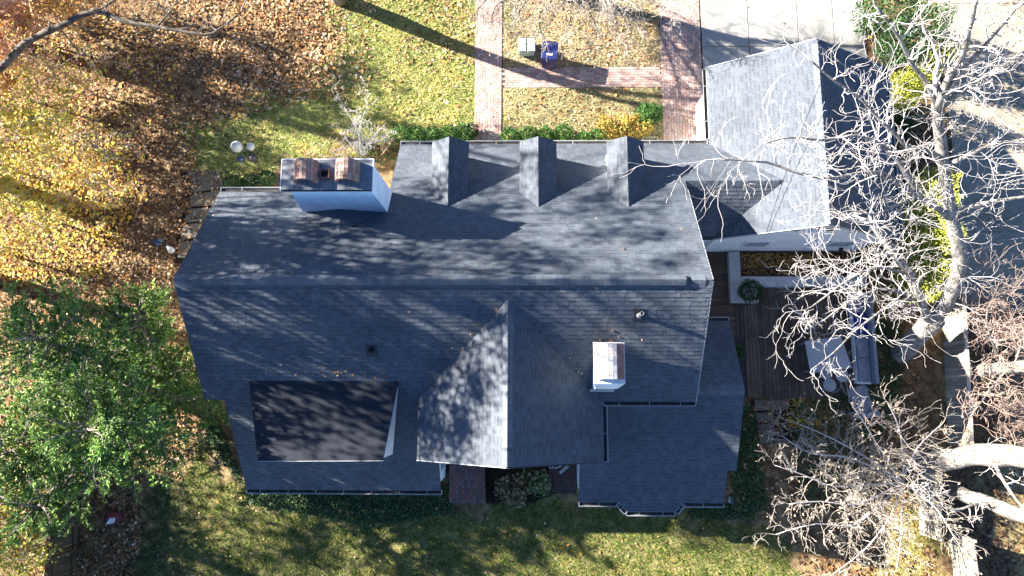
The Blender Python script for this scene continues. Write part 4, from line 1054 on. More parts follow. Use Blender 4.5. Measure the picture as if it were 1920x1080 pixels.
# big pale tree beside the deck, right of the garage
make_tree('pale_bark_tree', 'large bare pale-barked tree spreading over the garage from the deck edge', 'tree', at(1690, 662, 0), [
    ([(1690, 664, -.05), (1705, 648, .7), (1730, 622, 1.6), (1752, 600, 2.4)], .40, .33, False),
    ([(1745, 606, 2.2), (1735, 585, 2.9), (1718, 545, 3.6), (1702, 510, 4.0), (1680, 483, 4.4), (1654, 444, 4.9), (1645, 432, 5.0)], .17, .11, True),
    ([(1748, 602, 2.3), (1775, 565, 3.2), (1790, 530, 3.9), (1800, 490, 4.7), (1792, 440, 5.5), (1782, 400, 6.1), (1776, 350, 6.8), (1768, 300, 7.5), (1760, 250, 8.2), (1757, 200, 8.9)], .29, .13, True),
    ([(1757, 205, 8.9), (1776, 150, 9.8), (1803, 105, 10.5), (1818, 55, 11.2), (1832, -10, 12)], .12, .05, True),
    ([(1757, 205, 8.9), (1795, 145, 9.9), (1850, 80, 10.8), (1905, 15, 11.6)], .11, .04, True),
    ([(1758, 210, 8.8), (1740, 160, 9.5), (1705, 112, 10.2), (1680, 60, 10.9), (1640, 10, 11.6)], .09, .03, True),
    ([(1785, 412, 5.9), (1758, 390, 6.5), (1720, 366, 7.1), (1690, 348, 7.5), (1650, 325, 8.0), (1610, 325, 8.4), (1560, 335, 8.8), (1500, 325, 9.1), (1440, 305, 9.4), (1390, 300, 9.7), (1350, 298, 9.9)], .11, .02, True),
    ([(1768, 300, 7.5), (1735, 280, 8.1), (1702, 275, 8.5), (1678, 252, 8.9), (1640, 215, 9.4), (1610, 182, 9.8), (1562, 150, 10.3), (1512, 105, 10.8)], .085, .02, True),
    ([(1722, 366, 7.1), (1690, 310, 7.9), (1650, 270, 8.5), (1600, 255, 9), (1540, 262, 9.4), (1480, 258, 9.8), (1430, 270, 10)], .085, .015, True),
    ([(1720, 367, 7.1), (1680, 385, 7.6), (1640, 402, 8), (1590, 395, 8.3), (1560, 410, 8.6)], .06, .012, True),
    ([(1782, 400, 6.1), (1818, 388, 6.6), (1850, 380, 7.1), (1925, 368, 7.8)], .10, .04, True),
    ([(1757, 210, 8.8), (1800, 172, 9.5), (1850, 140, 10.1), (1925, 95, 10.8)], .10, .04, True),
    ([(1770, 310, 7.4), (1810, 295, 7.9), (1860, 270, 8.4), (1925, 262, 9)], .08, .03, True),
    ([(1740, 590, 2.7), (1712, 560, 3.4), (1672, 570, 4.0), (1640, 592, 4.5), (1602, 622, 4.9), (1562, 662, 5.2), (1522, 692, 5.4)], .075, .012, True),
    ([(1712, 560, 3.4), (1660, 542, 4.1), (1602, 560, 4.7), (1545, 600, 5.1), (1505, 622, 5.3)], .06, .012, True),
    ([(1705, 515, 4.0), (1642, 502, 4.8), (1580, 532, 5.4), (1522, 575, 5.8), (1500, 582, 6)], .055, .012, True),
    ([(1680, 483, 4.4), (1640, 472, 5.0), (1580, 492, 5.5), (1520, 512, 5.8)], .04, .01, True),
], 'pale_bark', 'twig_pale', 5, .31, (.9, 2.0), 2, first=.12, twig_r=.012, rmin=.0048, kink=.3)
# leaning trunks on the right
make_tree('pale_bark_tree', 'thick pale trunk crossing the right edge, lower of the broad trunks', 'tree', at(1724, 872, 0), [
    ([(1724, 872, -.05), (1775, 862, 1.4), (1840, 852, 3.0), (1925, 858, 5.0), (2040, 880, 7.5), (2200, 890, 10)], .45, .28, False),
    ([(1960, 862, 5.8), (2010, 800, 7.4), (2080, 720, 8.6)], .14, .03, True), ([(1860, 853, 3.5), (1880, 900, 4.4), (1925, 960, 5.2), (1990, 1010, 6)], .07, .02, True)], 'pale_bark', 'twig_pale', 9, .5, (.7, 1.5), 2)
make_tree('pale_bark_tree', 'slimmer pale trunk slanting out at the bottom right corner', 'tree', at(1772, 918, 0), [
    ([(1772, 918, -.05), (1820, 932, 1.3), (1870, 950, 2.7), (1925, 972, 4.2), (2040, 1010, 7)], .27, .2, False),
    ([(1860, 946, 2.4), (1830, 945, 3), (1790, 956, 3.3), (1740, 940, 3.5)], .07, .02, True)], 'pale_bark', 'twig_pale', 12, .5, (.6, 1.2), 2)
make_tree('pale_bark_tree', 'pale trunk entering at the right edge behind the upper fence', 'tree', at(1812, 697, 0), [
    ([(1812, 697, -.05), (1850, 694, 1.4), (1895, 690, 3.0), (1960, 682, 5), (2060, 670, 7.5)], .28, .2, False),
    ([(1880, 691, 2.5), (1860, 640, 3.6), (1850, 590, 4.6), (1870, 540, 5.4)], .05, .015, True), ([(1890, 690, 2.8), (1850, 740, 3.8), (1820, 780, 4.4)], .05, .015, True),
    ([(1900, 690, 3.1), (1920, 620, 4.4), (1900, 560, 5.4)], .05, .012, True)], 'pale_bark', 'twig_red', 15, .18, (.7, 1.5), 2)
# twiggy shrub tree, lower right
TL = []
for nd in ([(1690, 905, 1.0), (1640, 868, 1.9), (1560, 822, 2.6), (1490, 792, 3.1)], [(1690, 905, 1.0), (1640, 908, 1.9), (1565, 912, 2.6), (1505, 890, 3.0), (1452, 872, 3.3)], [(1690, 908, 1.0), (1650, 945, 1.8), (1600, 985, 2.5), (1530, 982, 2.9), (1455, 1002, 3.2)],
           [(1690, 908, 1.0), (1672, 965, 1.8), (1622, 1030, 2.6), (1560, 1078, 3.1)], [(1690, 902, 1.0), (1660, 860, 1.8), (1625, 800, 2.6), (1592, 752, 3.1)], [(1694, 900, 1.0), (1692, 850, 1.8), (1685, 800, 2.6), (1662, 752, 3.2)],
           [(1694, 905, 1.0), (1730, 930, 1.8), (1762, 962, 2.4), (1792, 1012, 3)], [(1692, 905, 1.0), (1600, 860, 2.2), (1520, 850, 2.9), (1470, 820, 3.3)], [(1692, 905, 1.0), (1610, 945, 2.3), (1540, 940, 2.9), (1480, 945, 3.3)], [(1692, 900, 1.0), (1720, 840, 2), (1760, 800, 2.8)], [(1692, 905, 1.0), (1690, 1000, 2.0), (1680, 1070, 2.8)]):
    TL.append((nd, .045, .012, True))
make_tree('twiggy_dogwood', 'wide bare twiggy tree with cream seed tufts at the lower right', 'tree', at(1690, 905, 0), [([(1688, 906, -.05), (1690, 905, .5), (1691, 905, 1.05)], .12, .09, False)] + TL, 'twig_pale', 'twig_dogwood', 21, .19, (.6, 1.3), 2, kink=.2, leaves=(520, .10, [(.55, .44, .30), (.62, .54, .42), (.42, .30, .18)], 'leaf', .04), twig_r=.009, first=.28, rmin=.005)
def thicket(px, py, h, rad, seed, label, n=9, mt='twig_red'):
    rg = random.Random(seed); b = at(px, py, 0); lim = []
    for k in range(n):
        t = k * 2.4 + rg.random(); q = b + Vector((math.cos(t) * rad, math.sin(t) * rad, h * rg.uniform(.7, 1.1))); lim.append(([b + Vector((math.cos(t) * .1, math.sin(t) * .1, -.03)), b.lerp(q, .5) + Vector((0, 0, .25)), q], .025, .008, True))
    make_tree('bare_thicket', label, 'shrub', b, lim, mt, mt, seed, .17, (.5, 1.2), 2, 'bare thickets along the right edge', .03, .009, .22, first=.15, rmin=.005)
thicket(1830, 610, 2.6, 1.6, 81, 'russet bare thicket right of the big forked trunk', 7)
thicket(1865, 775, 2.2, 1.4, 82, 'russet bare thicket between the two pale trunks on the right edge', 6)
# twigs and thickets at the top and top right
WT = Vector((.2, 17.5, 0))
make_tree('weeping_tree', 'drooping bare twiggy tree above the dry grass at the top', 'tree', WT, [
    ([WT + Vector(v) for v in ((0, 0, -.05), (.05, -.05, 1.5), (0, .05, 3), (.05, 0, 4.3))], .28, .2, False),
    ([WT + Vector((0, 0, 2.6)), at(990, -20, 3.6), at(975, 20, 3.9), at(960, 50, 3.4)], .05, .012, True), ([WT + Vector((0, 0, 3.0)), at(1050, -20, 3.9), at(1070, 20, 4), at(1062, 60, 3.6)], .05, .012, True),
    ([WT + Vector((0, 0, 3.4)), at(1100, -20, 4.4), at(1160, 10, 4.6), at(1195, 45, 4.2)], .06, .012, True), ([WT + Vector((0, 0, 3.6)), at(1120, -40, 5), at(1215, -5, 5.2), at(1262, 25, 4.9)], .06, .012, True),
    ([WT + Vector((0, 0, 2.6)), at(940, -25, 3.6), at(905, 5, 3.8), at(890, 30, 3.4)], .045, .012, True), ([WT + Vector((0, 0, 3.2)), at(1080, -15, 3.9), at(1120, 55, 3.3), at(1105, 88, 2.7)], .045, .01, True), ([WT + Vector((0, 0, 3.0)), at(1040, -20, 4.0), at(1010, 30, 4.0), at(1020, 75, 3.4)], .045, .01, True),
    ([WT + Vector((0, 0, 3.2)), at(1100, -20, 4.2), at(1150, 40, 3.6), at(1170, 75, 3.0)], .04, .01, True), ([WT + Vector((0, 0, 2.9)), at(1000, -30, 3.7), at(930, 10, 3.7), at(925, 55, 3.2)], .04, .01, True),
    ([WT + Vector((0, 0, 4.2)), WT + Vector((-.2, .9, 6)), WT + Vector((-.3, 2.0, 8.5)), WT + Vector((0, 2.6, 11))], .14, .04, True), ([WT + Vector((0, 0, 4.2)), WT + Vector((.3, -.6, 5.8)), WT + Vector((.4, -.9, 7.6)), WT + Vector((0, -.8, 10))], .13, .03, True), ([WT + Vector((-.2, .9, 6)), WT + Vector((.3, .6, 7)), WT + Vector((.6, .8, 8.4)), WT + Vector((.8, .6, 10))], .07, .02, True), ([WT + Vector((.3, -.6, 5.8)), WT + Vector((.6, -1.4, 6.6)), WT + Vector((.5, -2.0, 7.8))], .06, .02, True),
    ([WT + Vector((0, 0, 4.1)), WT + Vector((-.8, -.2, 5.2)), WT + Vector((-1.6, .2, 6.8)), WT + Vector((-2, .8, 9))], .09, .03, True)], 'grey_bark', 'twig_dogwood', 33, .085, (.5, 1.2), 2, up=-.05, twig_r=.01, first=.15)
LT = Vector((-8.0, 16.95, 0))
make_tree('bare_lawn_tree', 'bare tree trunk at the top edge casting a long shadow over the lawn', 'tree', LT, [
    ([LT + Vector(v) for v in ((0, 0, -.05), (0, -.3, 1.2), (.05, -.75, 2.8), (.1, -1.0, 4.2))], .34, .24, False), ([LT + Vector(v) for v in ((.1, -1.0, 4.1), (-.3, -.6, 6), (-.6, .4, 8.4), (-.8, 1.2, 11))], .18, .06, True), ([LT + Vector(v) for v in ((.1, -1.0, 4.1), (.4, -1.2, 5.6), (.6, -.8, 7.2), (1, -.6, 9))], .15, .04, True), ([LT + Vector(v) for v in ((.1, -.9, 3.6), (-.9, -.5, 5), (-1.8, .4, 6.4))], .1, .03, True)], 'grey_bark', 'twig_tan', 36, .45, (.8, 1.8), 2)
make_tree('crape_myrtle', 'pale multi-stemmed bare shrub on the lawn behind the wide chimney', 'shrub', at(676, 286, 0), [
    ([(676, 288, 0), (675, 268, .8), (672, 248, 1.5)], .045, .03, True), ([(676, 288, 0), (690, 270, .9), (705, 250, 1.6)], .035, .012, True), ([(674, 288, 0), (655, 268, .9), (640, 245, 1.5)], .035, .012, True),
    ([(672, 250, 1.4), (660, 225, 2), (645, 200, 2.4)], .03, .01, True), ([(672, 248, 1.5), (680, 220, 2.1), (690, 195, 2.5)], .03, .01, True), ([(690, 270, .9), (715, 262, 1.4), (730, 250, 1.8)], .02, .01, True)], 'twig_pale', 'twig_pale', 41, .14, (.3, .7), 2, twig_r=.008, first=.15)
make_tree('russet_shrub', 'low bare shrub with russet leaves against the wide chimney', 'shrub', at(640, 296, 0), [
    ([(660, 300, 0), (640, 290, .5), (615, 283, .9)], .025, .01, True), ([(660, 300, 0), (650, 280, .6), (630, 270, 1)], .02, .01, True), ([(700, 305, 0), (715, 290, .6), (725, 278, 1)], .02, .01, True), ([(662, 300, 0), (600, 292, .7), (575, 288, .9)], .02, .008, True)], 'twig_tan', 'twig_tan', 43, .1, (.25, .5), 1, twig_r=.006, leaves=(350, .08, [(.4, .13, .04), (.45, .18, .05), (.3, .1, .03)], 'leaf', .1))
# yard trees west of the house: a tall shade tree just outside the frame with one long dark limb, and saplings
def shade_tree(x, y, h, r, seed, label, crown_r, crown_z, nleaf, extra=(), pal=TAN, ls=.17, nlimb=13):
    rg = random.Random(seed); lim = [([(x, y, -.1), (x + rg.uniform(-.2, .2), y + rg.uniform(-.2, .2), h * .3), (x + rg.uniform(-.4, .4), y + rg.uniform(-.4, .4), h * .6), (x, y, h)], r, .06, True)]
    lim = [(list(map(Vector, lim[0][0])), r, .06, True)]
    for k in range(nlimb):
        z0 = crown_z + (h - crown_z) * (k / nlimb) ** 1.1; t = k * 2.4 + rg.uniform(-.4, .4); L = crown_r * (1 - .55 * (z0 - crown_z) / (h - crown_z)) * rg.uniform(.8, 1.15)
        p0 = Vector((x, y, z0 * .97)); p1 = p0 + Vector((math.cos(t) * L * .5, math.sin(t) * L * .5, L * .22)); p2 = p0 + Vector((math.cos(t) * L, math.sin(t) * L, L * rg.uniform(.35, .6)))
        lim.append(([p0, p1, p2], .1 * (1.2 - z0 / h), .02, True))
    lim += list(extra)
    return make_tree('shade_tree', label, 'tree', (x, y, 0), [(n, a, b, c) if not (len(n[0]) == 3 and isinstance(n[0], tuple)) else (n, a, b, c) for n, a, b, c in lim], 'dark_bark', 'grey_bark', seed, .8, (1.0, 2.2), 1, group='tall trees west of the house', up=.1, twig_r=.02, leaves=(nleaf, ls, pal, 'leaf', .22) if nleaf else None)
EX = [([Vector((-24, 9.15, 3.2)), at(-70, 170, 4.0), at(0, 128, 4.4), at(47, 82, 4.7), at(110, 50, 4.9), at(178, 22, 5.0), at(228, 38, 5.0), at(294, 50, 5.0), at(350, 60, 5.0), at(400, 62, 5.0), at(452, 22, 5.1)], .17, .03, True),
      ([at(178, 22, 5.0), at(215, 0, 5.4), at(240, -40, 5.8)], .05, .02, True), ([at(294, 50, 5.0), at(320, 20, 5.3), at(340, -10, 5.6)], .04, .015, True),
      ([at(110, 50, 4.9), at(150, 100, 4.6), at(190, 140, 4.2)], .03, .01, True)]
def spreading_tree(x, y, h, r, seed, label, box, n, per, ls, extra=(), reject=None):
    """tall tree with long limbs that end in dense bunches of brown leaves"""
    rg = random.Random(seed); trunk = [Vector((x, y, -.1)), Vector((x + .2, y, h * .35)), Vector((x + .6, y - .1, h * .65)), Vector((x + 1.2, y - .2, h))]
    lim = [(trunk, r, .08, False)] + list(extra); ends = []
    c, e = Vector(box[0]), Vector(box[1]); tries = 0
    while len(ends) < n and tries < 9000:
        tries += 1; v = Vector((rg.uniform(-1, 1), rg.uniform(-1, 1), rg.uniform(-1, 1)))
        if v.length > 1: continue
        p = Vector((c.x + v.x * e.x, c.y + v.y * e.y, c.z + v.z * e.z)); q = seen(p + Vector((1.1, 0, -.4)))
        if q[0] > -10 or any((p - k).length < .75 for k in ends): continue
        if reject and reject(p): continue
        ends.append(p)
    for p in ends:
        f = min(.95, max(.25, (p.z - 3.5) / h)); a = trunk[0].lerp(trunk[3], f); m1 = a.lerp(p, .5) + Vector((rg.gauss(0, .35), rg.gauss(0, .35), .3))
        lim.append(([a, m1, p], .05, .014, False))
    root = make_tree('shade_tree', label, 'tree', (x, y, 0), lim, 'dark_bark', 'grey_bark', seed, .8, (.8, 1.6), 1, group='tall trees west of the house', twig_r=.014)
    P = np.vstack([np.array(p) + nr.normal(0, 1, (per, 3)) * np.array([.40, .40, .30]) * rg.uniform(.6, 1.25) for p in ends])
    v, f, cc = leaf_arrays(P, ls, pick(TAN, len(P)), flat=.25); npmesh('leaves', v, f, cc, M['leaf'], root)
spreading_tree(-24.0, 9.15, 18.0, .42, 51, 'tall dark-trunked tree left of the frame reaching one long limb over the leaves', ((-18.8, 8.6, 13.6), (5.6, 5.0, 4.4)), 96, 130, .17, EX)
spreading_tree(-21.5, 4.6, 14.5, .34, 58, 'tall brown-leaved tree left of the frame level with the cedar top', ((-17.2, 4.7, 11.2), (3.6, 3.2, 2.6)), 62, 130, .17)
shade_tree(-27.5, -1.6, 14.0, .36, 55, 'tall tree outside the left edge level with the rear lawn', 3.8, 5.0, 5500, ls=.2)
shade_tree(-24.5, 15.6, 18, .34, 53, 'tall tree outside the upper left corner', 4.4, 7.5, 1000, ls=.2)
shade_tree(-29.0, -6.2, 14, .34, 54, 'tall tree outside the lower left corner', 4.5, 4.0, 4500)
# low saplings with autumn leaves
def sapling(px, py, h, rad, n, pal, seed, label, size=.13, lean=(0, 0), group='autumn saplings along the left edge'):
    rg = random.Random(seed); b = at(px, py, 0); lim = []
    top = b + Vector((lean[0], lean[1], h)); lim.append(([b - Vector((0, 0, .05)), b.lerp(top, .5) + Vector((rg.uniform(-.2, .2), rg.uniform(-.2, .2), 0)), top], .045, .012, True))
    for k in range(7):
        t = k * 2.4 + rg.random(); p = b.lerp(top, .3 + .1 * k); q = p + Vector((math.cos(t) * rad, math.sin(t) * rad, rad * .45)); lim.append(([p, p.lerp(q, .5) + Vector((0, 0, .1)), q], .022, .006, True))
    make_tree('autumn_sapling', label, 'tree', b, lim, 'grey_bark', 'twig_tan', seed, .3, (.4, .8), 2, group, .05, .008, leaves=(n, size, pal, 'leaf', .14))
YG = [(.55, .46, .06), (.44, .43, .07), (.60, .42, .06), (.32, .38, .07)]
PK = [(.55, .27, .15), (.60, .36, .24), (.50, .22, .08), (.6, .42, .3)]
sapling(130, 270, 3.4, 1.5, 2600, YG, 61, 'yellow-green leaved sapling at the left edge above the log shadow')
sapling(120, 420, 2.6, 1.3, 1500, YG, 62, 'yellow-green leaved sapling at the left edge below the trunk shadow')
sapling(110, 90, 4.6, 1.8, 3000, PK, 63, 'pinkish orange leaved sapling in the upper left corner', .15)
sapling(180, 180, 3.0, 1.3, 1300, PK[:2] + YG[:2], 64, 'thin yellow sapling below the long dark limb')
sapling(90, 1020, 2.8, 1.5, 2300, [(.42, .38, .05), (.5, .42, .08), (.34, .34, .05)], 65, 'bright yellow-green sapling in the lower left corner beside the dark fence')
sapling(20, 960, 3.2, 1.5, 1800, YG, 67, 'yellow leaved sapling touching the left border below the cedar')
sapling(40, 30, 5.2, 1.8, 2600, TAN[:2] + PK, 68, 'orange leaved sapling touching the top left corner', .16)
sapling(60, 330, 3.0, 1.4, 2200, YG + YEL[:2], 69, 'golden sapling touching the left border above the trunk shadow')
OG = [(.58, .28, .06), (.62, .36, .08), (.5, .22, .05), (.62, .44, .10), (.46, .26, .10), (.3, .14, .05)]
sapling(170, 60, 5.4, 2.2, 4200, OG, 71, 'broad orange-leaved young tree beneath the long dark limb', .13)
sapling(60, 190, 5.0, 2.2, 4200, OG + PK[:1], 72, 'broad rust-orange young tree on the left border under the limb', .13)
sapling(330, 40, 4.0, 1.5, 500, OG, 73, 'thin orange young tree at the top right of the leaf litter', .12)
sapling(230, 380, 3.6, 1.6, 2000, YG[:2] + OG[:4], 74, 'golden orange young tree above the cedar', .12)
sapling(30, 480, 3.6, 1.7, 2600, YG[:2] + OG[:4], 75, 'golden young tree on the left border touching the cedar', .12)
sapling(230, 300, 2.4, 1.0, 380, YG, 66, 'sparse sapling between the two left trunk shadows')

def build_cedar():
    rg = random.Random(71); X0, Y0 = -13.6, .2
    T = thing('cedar_tree', (X0, Y0, 0), 'large feathery green cedar overlapping the left end of the house', 'tree')
    br = MB(); pos = []; ax = []; sz = []; tone = []
    for si, (dx, dy, h, R_, nb) in enumerate(((-.5, .9, 7.4, 3.0, 66), (.35, -.7, 6.6, 3.1, 66), (-1.5, -1.3, 6.6, 2.7, 50), (.6, 1.6, 5.2, 2.0, 30), (-.9, -2.2, 5.6, 2.5, 46))):
        tip = Vector((X0 + dx * 1.7, Y0 + dy * 1.7, h)); b0 = Vector((X0 + dx * .12, Y0 + dy * .12, -.05)); mid = b0.lerp(tip, .5) + Vector((0, 0, .6))
        MB().tube([b0, b0.lerp(mid, .5), mid, tip], [.17, .14, .09, .012], 9).build('trunk', M['dark_bark'], T, True)
        for k in range(nb):
            f = (k / nb) ** .9; p = (b0.lerp(mid, f * 2) if f < .5 else mid.lerp(tip, f * 2 - 1)); p = p + Vector((0, 0, .9 * (1 - f)))
            t = k * 2.39996 + rg.uniform(-.5, .5) + si; L = R_ * (1 - f * .85) ** .55 * rg.uniform(.55, 1.2) + .25
            d = Vector((math.cos(t), math.sin(t), .25 + .7 * f)); n = 7; pts = [p.copy()]; bt = rg.uniform(.7, 1.25)
            for i in range(n):
                d = (d + Vector((rg.gauss(0, .16), rg.gauss(0, .16), -.08 + rg.gauss(0, .08)))).normalized(); p = p + d * (L / n); pts.append(p.copy())
                if i >= 1:
                    for s_ in range(rg.randint(2, 4)):
                        sd = d.cross(Vector((0, 0, 1))).normalized() * rg.choice((-1, 1)); e = (d * rg.uniform(.3, .9) + sd * rg.uniform(.4, 1.2) + Vector((0, 0, rg.uniform(-.3, .4)))).normalized()
                        l2 = rg.uniform(.3, .8) * (1 - .35 * i / n); q = p - d * rg.random() * L / n
                        br.tube([q, q + e * l2 * .55, q + e * l2 + Vector((0, 0, -.05))], [.009, .006, .003], 3, False)
                        for u in range(rg.randint(18, 25)):
                            f2 = rg.uniform(.12, 1.05); w2 = (e * rg.uniform(.5, 1) + e.cross(Vector((0, 0, 1))) * rg.uniform(-.9, .9) + Vector((rg.gauss(0, .2), rg.gauss(0, .2), rg.gauss(.1, .35)))).normalized()
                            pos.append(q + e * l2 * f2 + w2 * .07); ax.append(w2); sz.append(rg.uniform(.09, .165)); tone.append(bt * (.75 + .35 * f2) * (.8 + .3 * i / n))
            br.tube(pts, [.032 * (1 - .85 * i / n) for i in range(n + 1)], 5, False)
    br.build('branches', M['grey_bark'], T, kind='stuff')
    pos = np.array(pos); ax = np.array(ax); n = len(pos)
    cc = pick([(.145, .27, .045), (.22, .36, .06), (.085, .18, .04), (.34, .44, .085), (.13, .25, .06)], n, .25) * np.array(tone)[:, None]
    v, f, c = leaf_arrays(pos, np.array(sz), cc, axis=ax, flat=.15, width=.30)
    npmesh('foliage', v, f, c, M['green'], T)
build_cedar()

# ------------------------------------------------------------------ shrubs, hedges, beds
def hedge(name, label, px0, py0, px1, py1, hw, h, n, pal, size=.075, group=None, cat='hedge', lumps=4):
    a, b = at(px0, py0, h * .5), at(px1, py1, h * .5); Hh = thing(name, ((a.x + b.x) / 2, (a.y + b.y) / 2, 0), label, cat, group)
    L = (b - a).length; k = max(1, int(L / (hw * 1.3)))
    P, Fc, Cc, o = [], [], [], 0
    for i in range(k + 1):
        c = a.lerp(b, i / max(1, k)); d = nr.normal(0, 1, (n // (k + 1), 3)); d /= np.linalg.norm(d, axis=1, keepdims=True)
        r = nr.uniform(.3, 1, len(d)) ** .45 * (1 + .16 * np.sin(d[:, 0] * 5 + i) * np.sin(d[:, 1] * 5 + i * 2)); p = np.array([c.x, c.y, h * .5]) + d * r[:, None] * np.array([hw * rng.uniform(.9, 1.15), hw * rng.uniform(.85, 1.1), h * .55 * rng.uniform(.9, 1.1)])
        d = d[p[:, 2] > .03]; p = p[p[:, 2] > .03]
        v, f, cc = leaf_arrays(p, size, pick(pal, len(p), .4), axis=d + nr.normal(0, .8, d.shape), flat=.1); P.append(v); Fc.append(f + o); Cc.append(cc); o += len(v)
    npmesh('foliage', np.vstack(P), np.vstack(Fc), np.vstack(Cc), M['green'], Hh)
    st = MB()
    for i in range(k * 3 + 2):
        c = a.lerp(b, rng.random()); t = rng.uniform(0, 6.28); st.tube([(c.x, c.y, 0), (c.x + .3 * hw * math.cos(t), c.y + .3 * hw * math.sin(t), h * .4), (c.x + .7 * hw * math.cos(t), c.y + .7 * hw * math.sin(t), h * .8)], [.018, .012, .005], 4, False)
    st.build('stems', M['dark_bark'], Hh, kind='stuff')
    return Hh
HG = [(.05, .13, .022), (.07, .17, .03), (.035, .09, .02), (.10, .20, .035)]
hedge('foundation_hedge', 'bright green hedge left of the brick walk under the first dormer', 755, 256, 868, 252, .45, .85, 6500, HG)
hedge('foundation_hedge', 'dark brownish shrub at the hedge end by the brick walk', 872, 246, 886, 244, .3, .7, 1300, [(.10, .08, .045), (.14, .11, .07), (.07, .08, .03)], cat='shrub')
hedge('foundation_hedge', 'green hedge right of the brick walk under the middle dormer', 958, 258, 1056, 252, .42, .8, 6000, HG)
hedge('foundation_hedge', 'green bush under the right dormer beside the yellow shrub', 1096, 262, 1122, 256, .38, .7, 2200, HG, cat='shrub')
hedge('yellow_shrub', 'golden yellow leafy shrub in front of the right dormer', 1138, 240, 1200, 236, .52, .8, 3800, [(.42, .29, .06), (.36, .25, .06), (.34, .28, .05), (.42, .20, .05), (.24, .24, .05)], .09, cat='shrub')
hedge('round_shrub', 'bright green rounded shrub at the corner of the brick path', 1212, 216, 1222, 214, .46, .95, 4200, HG + [(.06, .17, .03)], cat='shrub')
hedge('foundation_hedge', 'mixed green and russet bush between the chimney and the lower eave', 712, 292, 735, 280, .45, .8, 2600, [(.06, .11, .03), (.09, .12, .04), (.26, .10, .03), (.04, .07, .025)], cat='shrub')
hedge('foundation_hedge', 'dark green bush below the chimney at the house corner', 440, 345, 500, 335, .4, .5, 2200, [(.03, .07, .02), (.05, .11, .025), (.02, .05, .018)], cat='shrub')
YC = [(.33, .36, .035), (.42, .42, .05), (.26, .31, .03), (.48, .46, .08)]
for px, py, hw, h, n, lab in ((1736, 520, .8, 2.9, 6500, 'yellow-green rounded conifer nearest the big tree fork'), (1745, 455, .75, 3.1, 6500, 'yellow-green conifer second in the row from the deck end'), (1730, 390, .9, 3.2, 7500, 'yellow-green conifer third in the row beside the garage wall'), (1690, 168, .62, 2.8, 4600, 'yellow-green conifer by the far garage corner'), (1745, 345, .5, 2.6, 2600, 'small yellow-green conifer top of the side row'), (1765, 112, .45, 2.4, 2000, 'yellow-green conifer at the edge of the side drive')):
    hedge('golden_conifer', lab, px - 8, py, px + 8, py + 6, hw, h, n, YC, .085, 'golden conifers beside the garage', 'shrub')
hedge('dark_evergreen', 'dark green evergreen behind the garage corner at the top right', 1668, 10, 1712, 70, 1.0, 3.6, 9000, [(.03, .075, .022), (.045, .10, .028), (.06, .13, .035)], .1, cat='shrub')
hedge('dark_evergreen', 'low dark green shrub along the shaded garage side', 1672, 195, 1690, 235, .5, .7, 2500, [(.03, .06, .02), (.045, .08, .02)], .09, cat='shrub')
hedge('dark_evergreen', 'small green shrub between the deck and the wing roof', 1385, 655, 1388, 665, .22, .4, 700, GREEN, .06, cat='shrub')
def bed():
    q = gpoly([(910, 868), (1034, 868), (1040, 925), (1000, 942), (912, 944)]); B = MB().prism([(x, y, -.05) for x, y in q][::-1], [(x, y, .03) for x, y in q][::-1]).build('planting_bed', M['soil'], None, kind='structure')
    for i, (px, py, r, lab) in enumerate(((952, 915, .55, 'browning hydrangea nearest the brick stoop'), (985, 900, .5, 'browning hydrangea in the middle of the entrance bed'), (1012, 905, .5, 'greener hydrangea at the right end of the entrance bed'), (968, 930, .4, 'low hydrangea at the front edge of the entrance bed'))):
        c = at(px, py, 0); Hh = thing('hydrangea', (c.x, c.y, 0), lab, 'shrub', 'hydrangeas in the entrance bed'); n = 420; d = nr.normal(0, 1, (n, 3)); d /= np.linalg.norm(d, axis=1, keepdims=True); d[:, 2] = abs(d[:, 2])
        p = np.array([c.x, c.y, .08]) + d * nr.uniform(.35, 1, (n, 1)) * np.array([r, r, .6]); pal = [(.13, .08, .035), (.2, .13, .055), (.09, .10, .03), (.26, .2, .1)] if i != 2 else [(.10, .2, .035), (.16, .24, .05), (.2, .16, .07), (.07, .13, .03)]
        v, f, cc = leaf_arrays(p, .12, pick(pal, n, .35), flat=.3, width=.8); npmesh('foliage', v, f, cc, M['green'], Hh)
        st = MB()
        for k in range(9):
            t = k * .7; st.tube([(c.x, c.y, 0), (c.x + .6 * r * math.cos(t), c.y + .6 * r * math.sin(t), .5)], [.012, .006], 4, False)
        st.build('stems', M['twig_tan'], Hh, kind='stuff')
        m_ = 26; d = nr.normal(0, 1, (m_, 3)); d[:, 2] = abs(d[:, 2]) + .4; d /= np.linalg.norm(d, axis=1, keepdims=True); hd = MB()
        for k in range(m_):
            o = np.array([c.x, c.y, .1]) + d[k] * np.array([r * 1.05, r * 1.05, .62]); rr = rng.uniform(.035, .075); hd.lathe(o, [(.004, -rr * .6), (rr * .8, -rr * .3), (rr, .05 * rr), (rr * .6, rr * .5), (.004, rr * .6)], 7, col=rng.choice([(.24, .20, .10), (.28, .24, .13), (.18, .13, .07)]))
        hd.build('flower_heads', M['leaf'], Hh, kind='stuff')
bed()

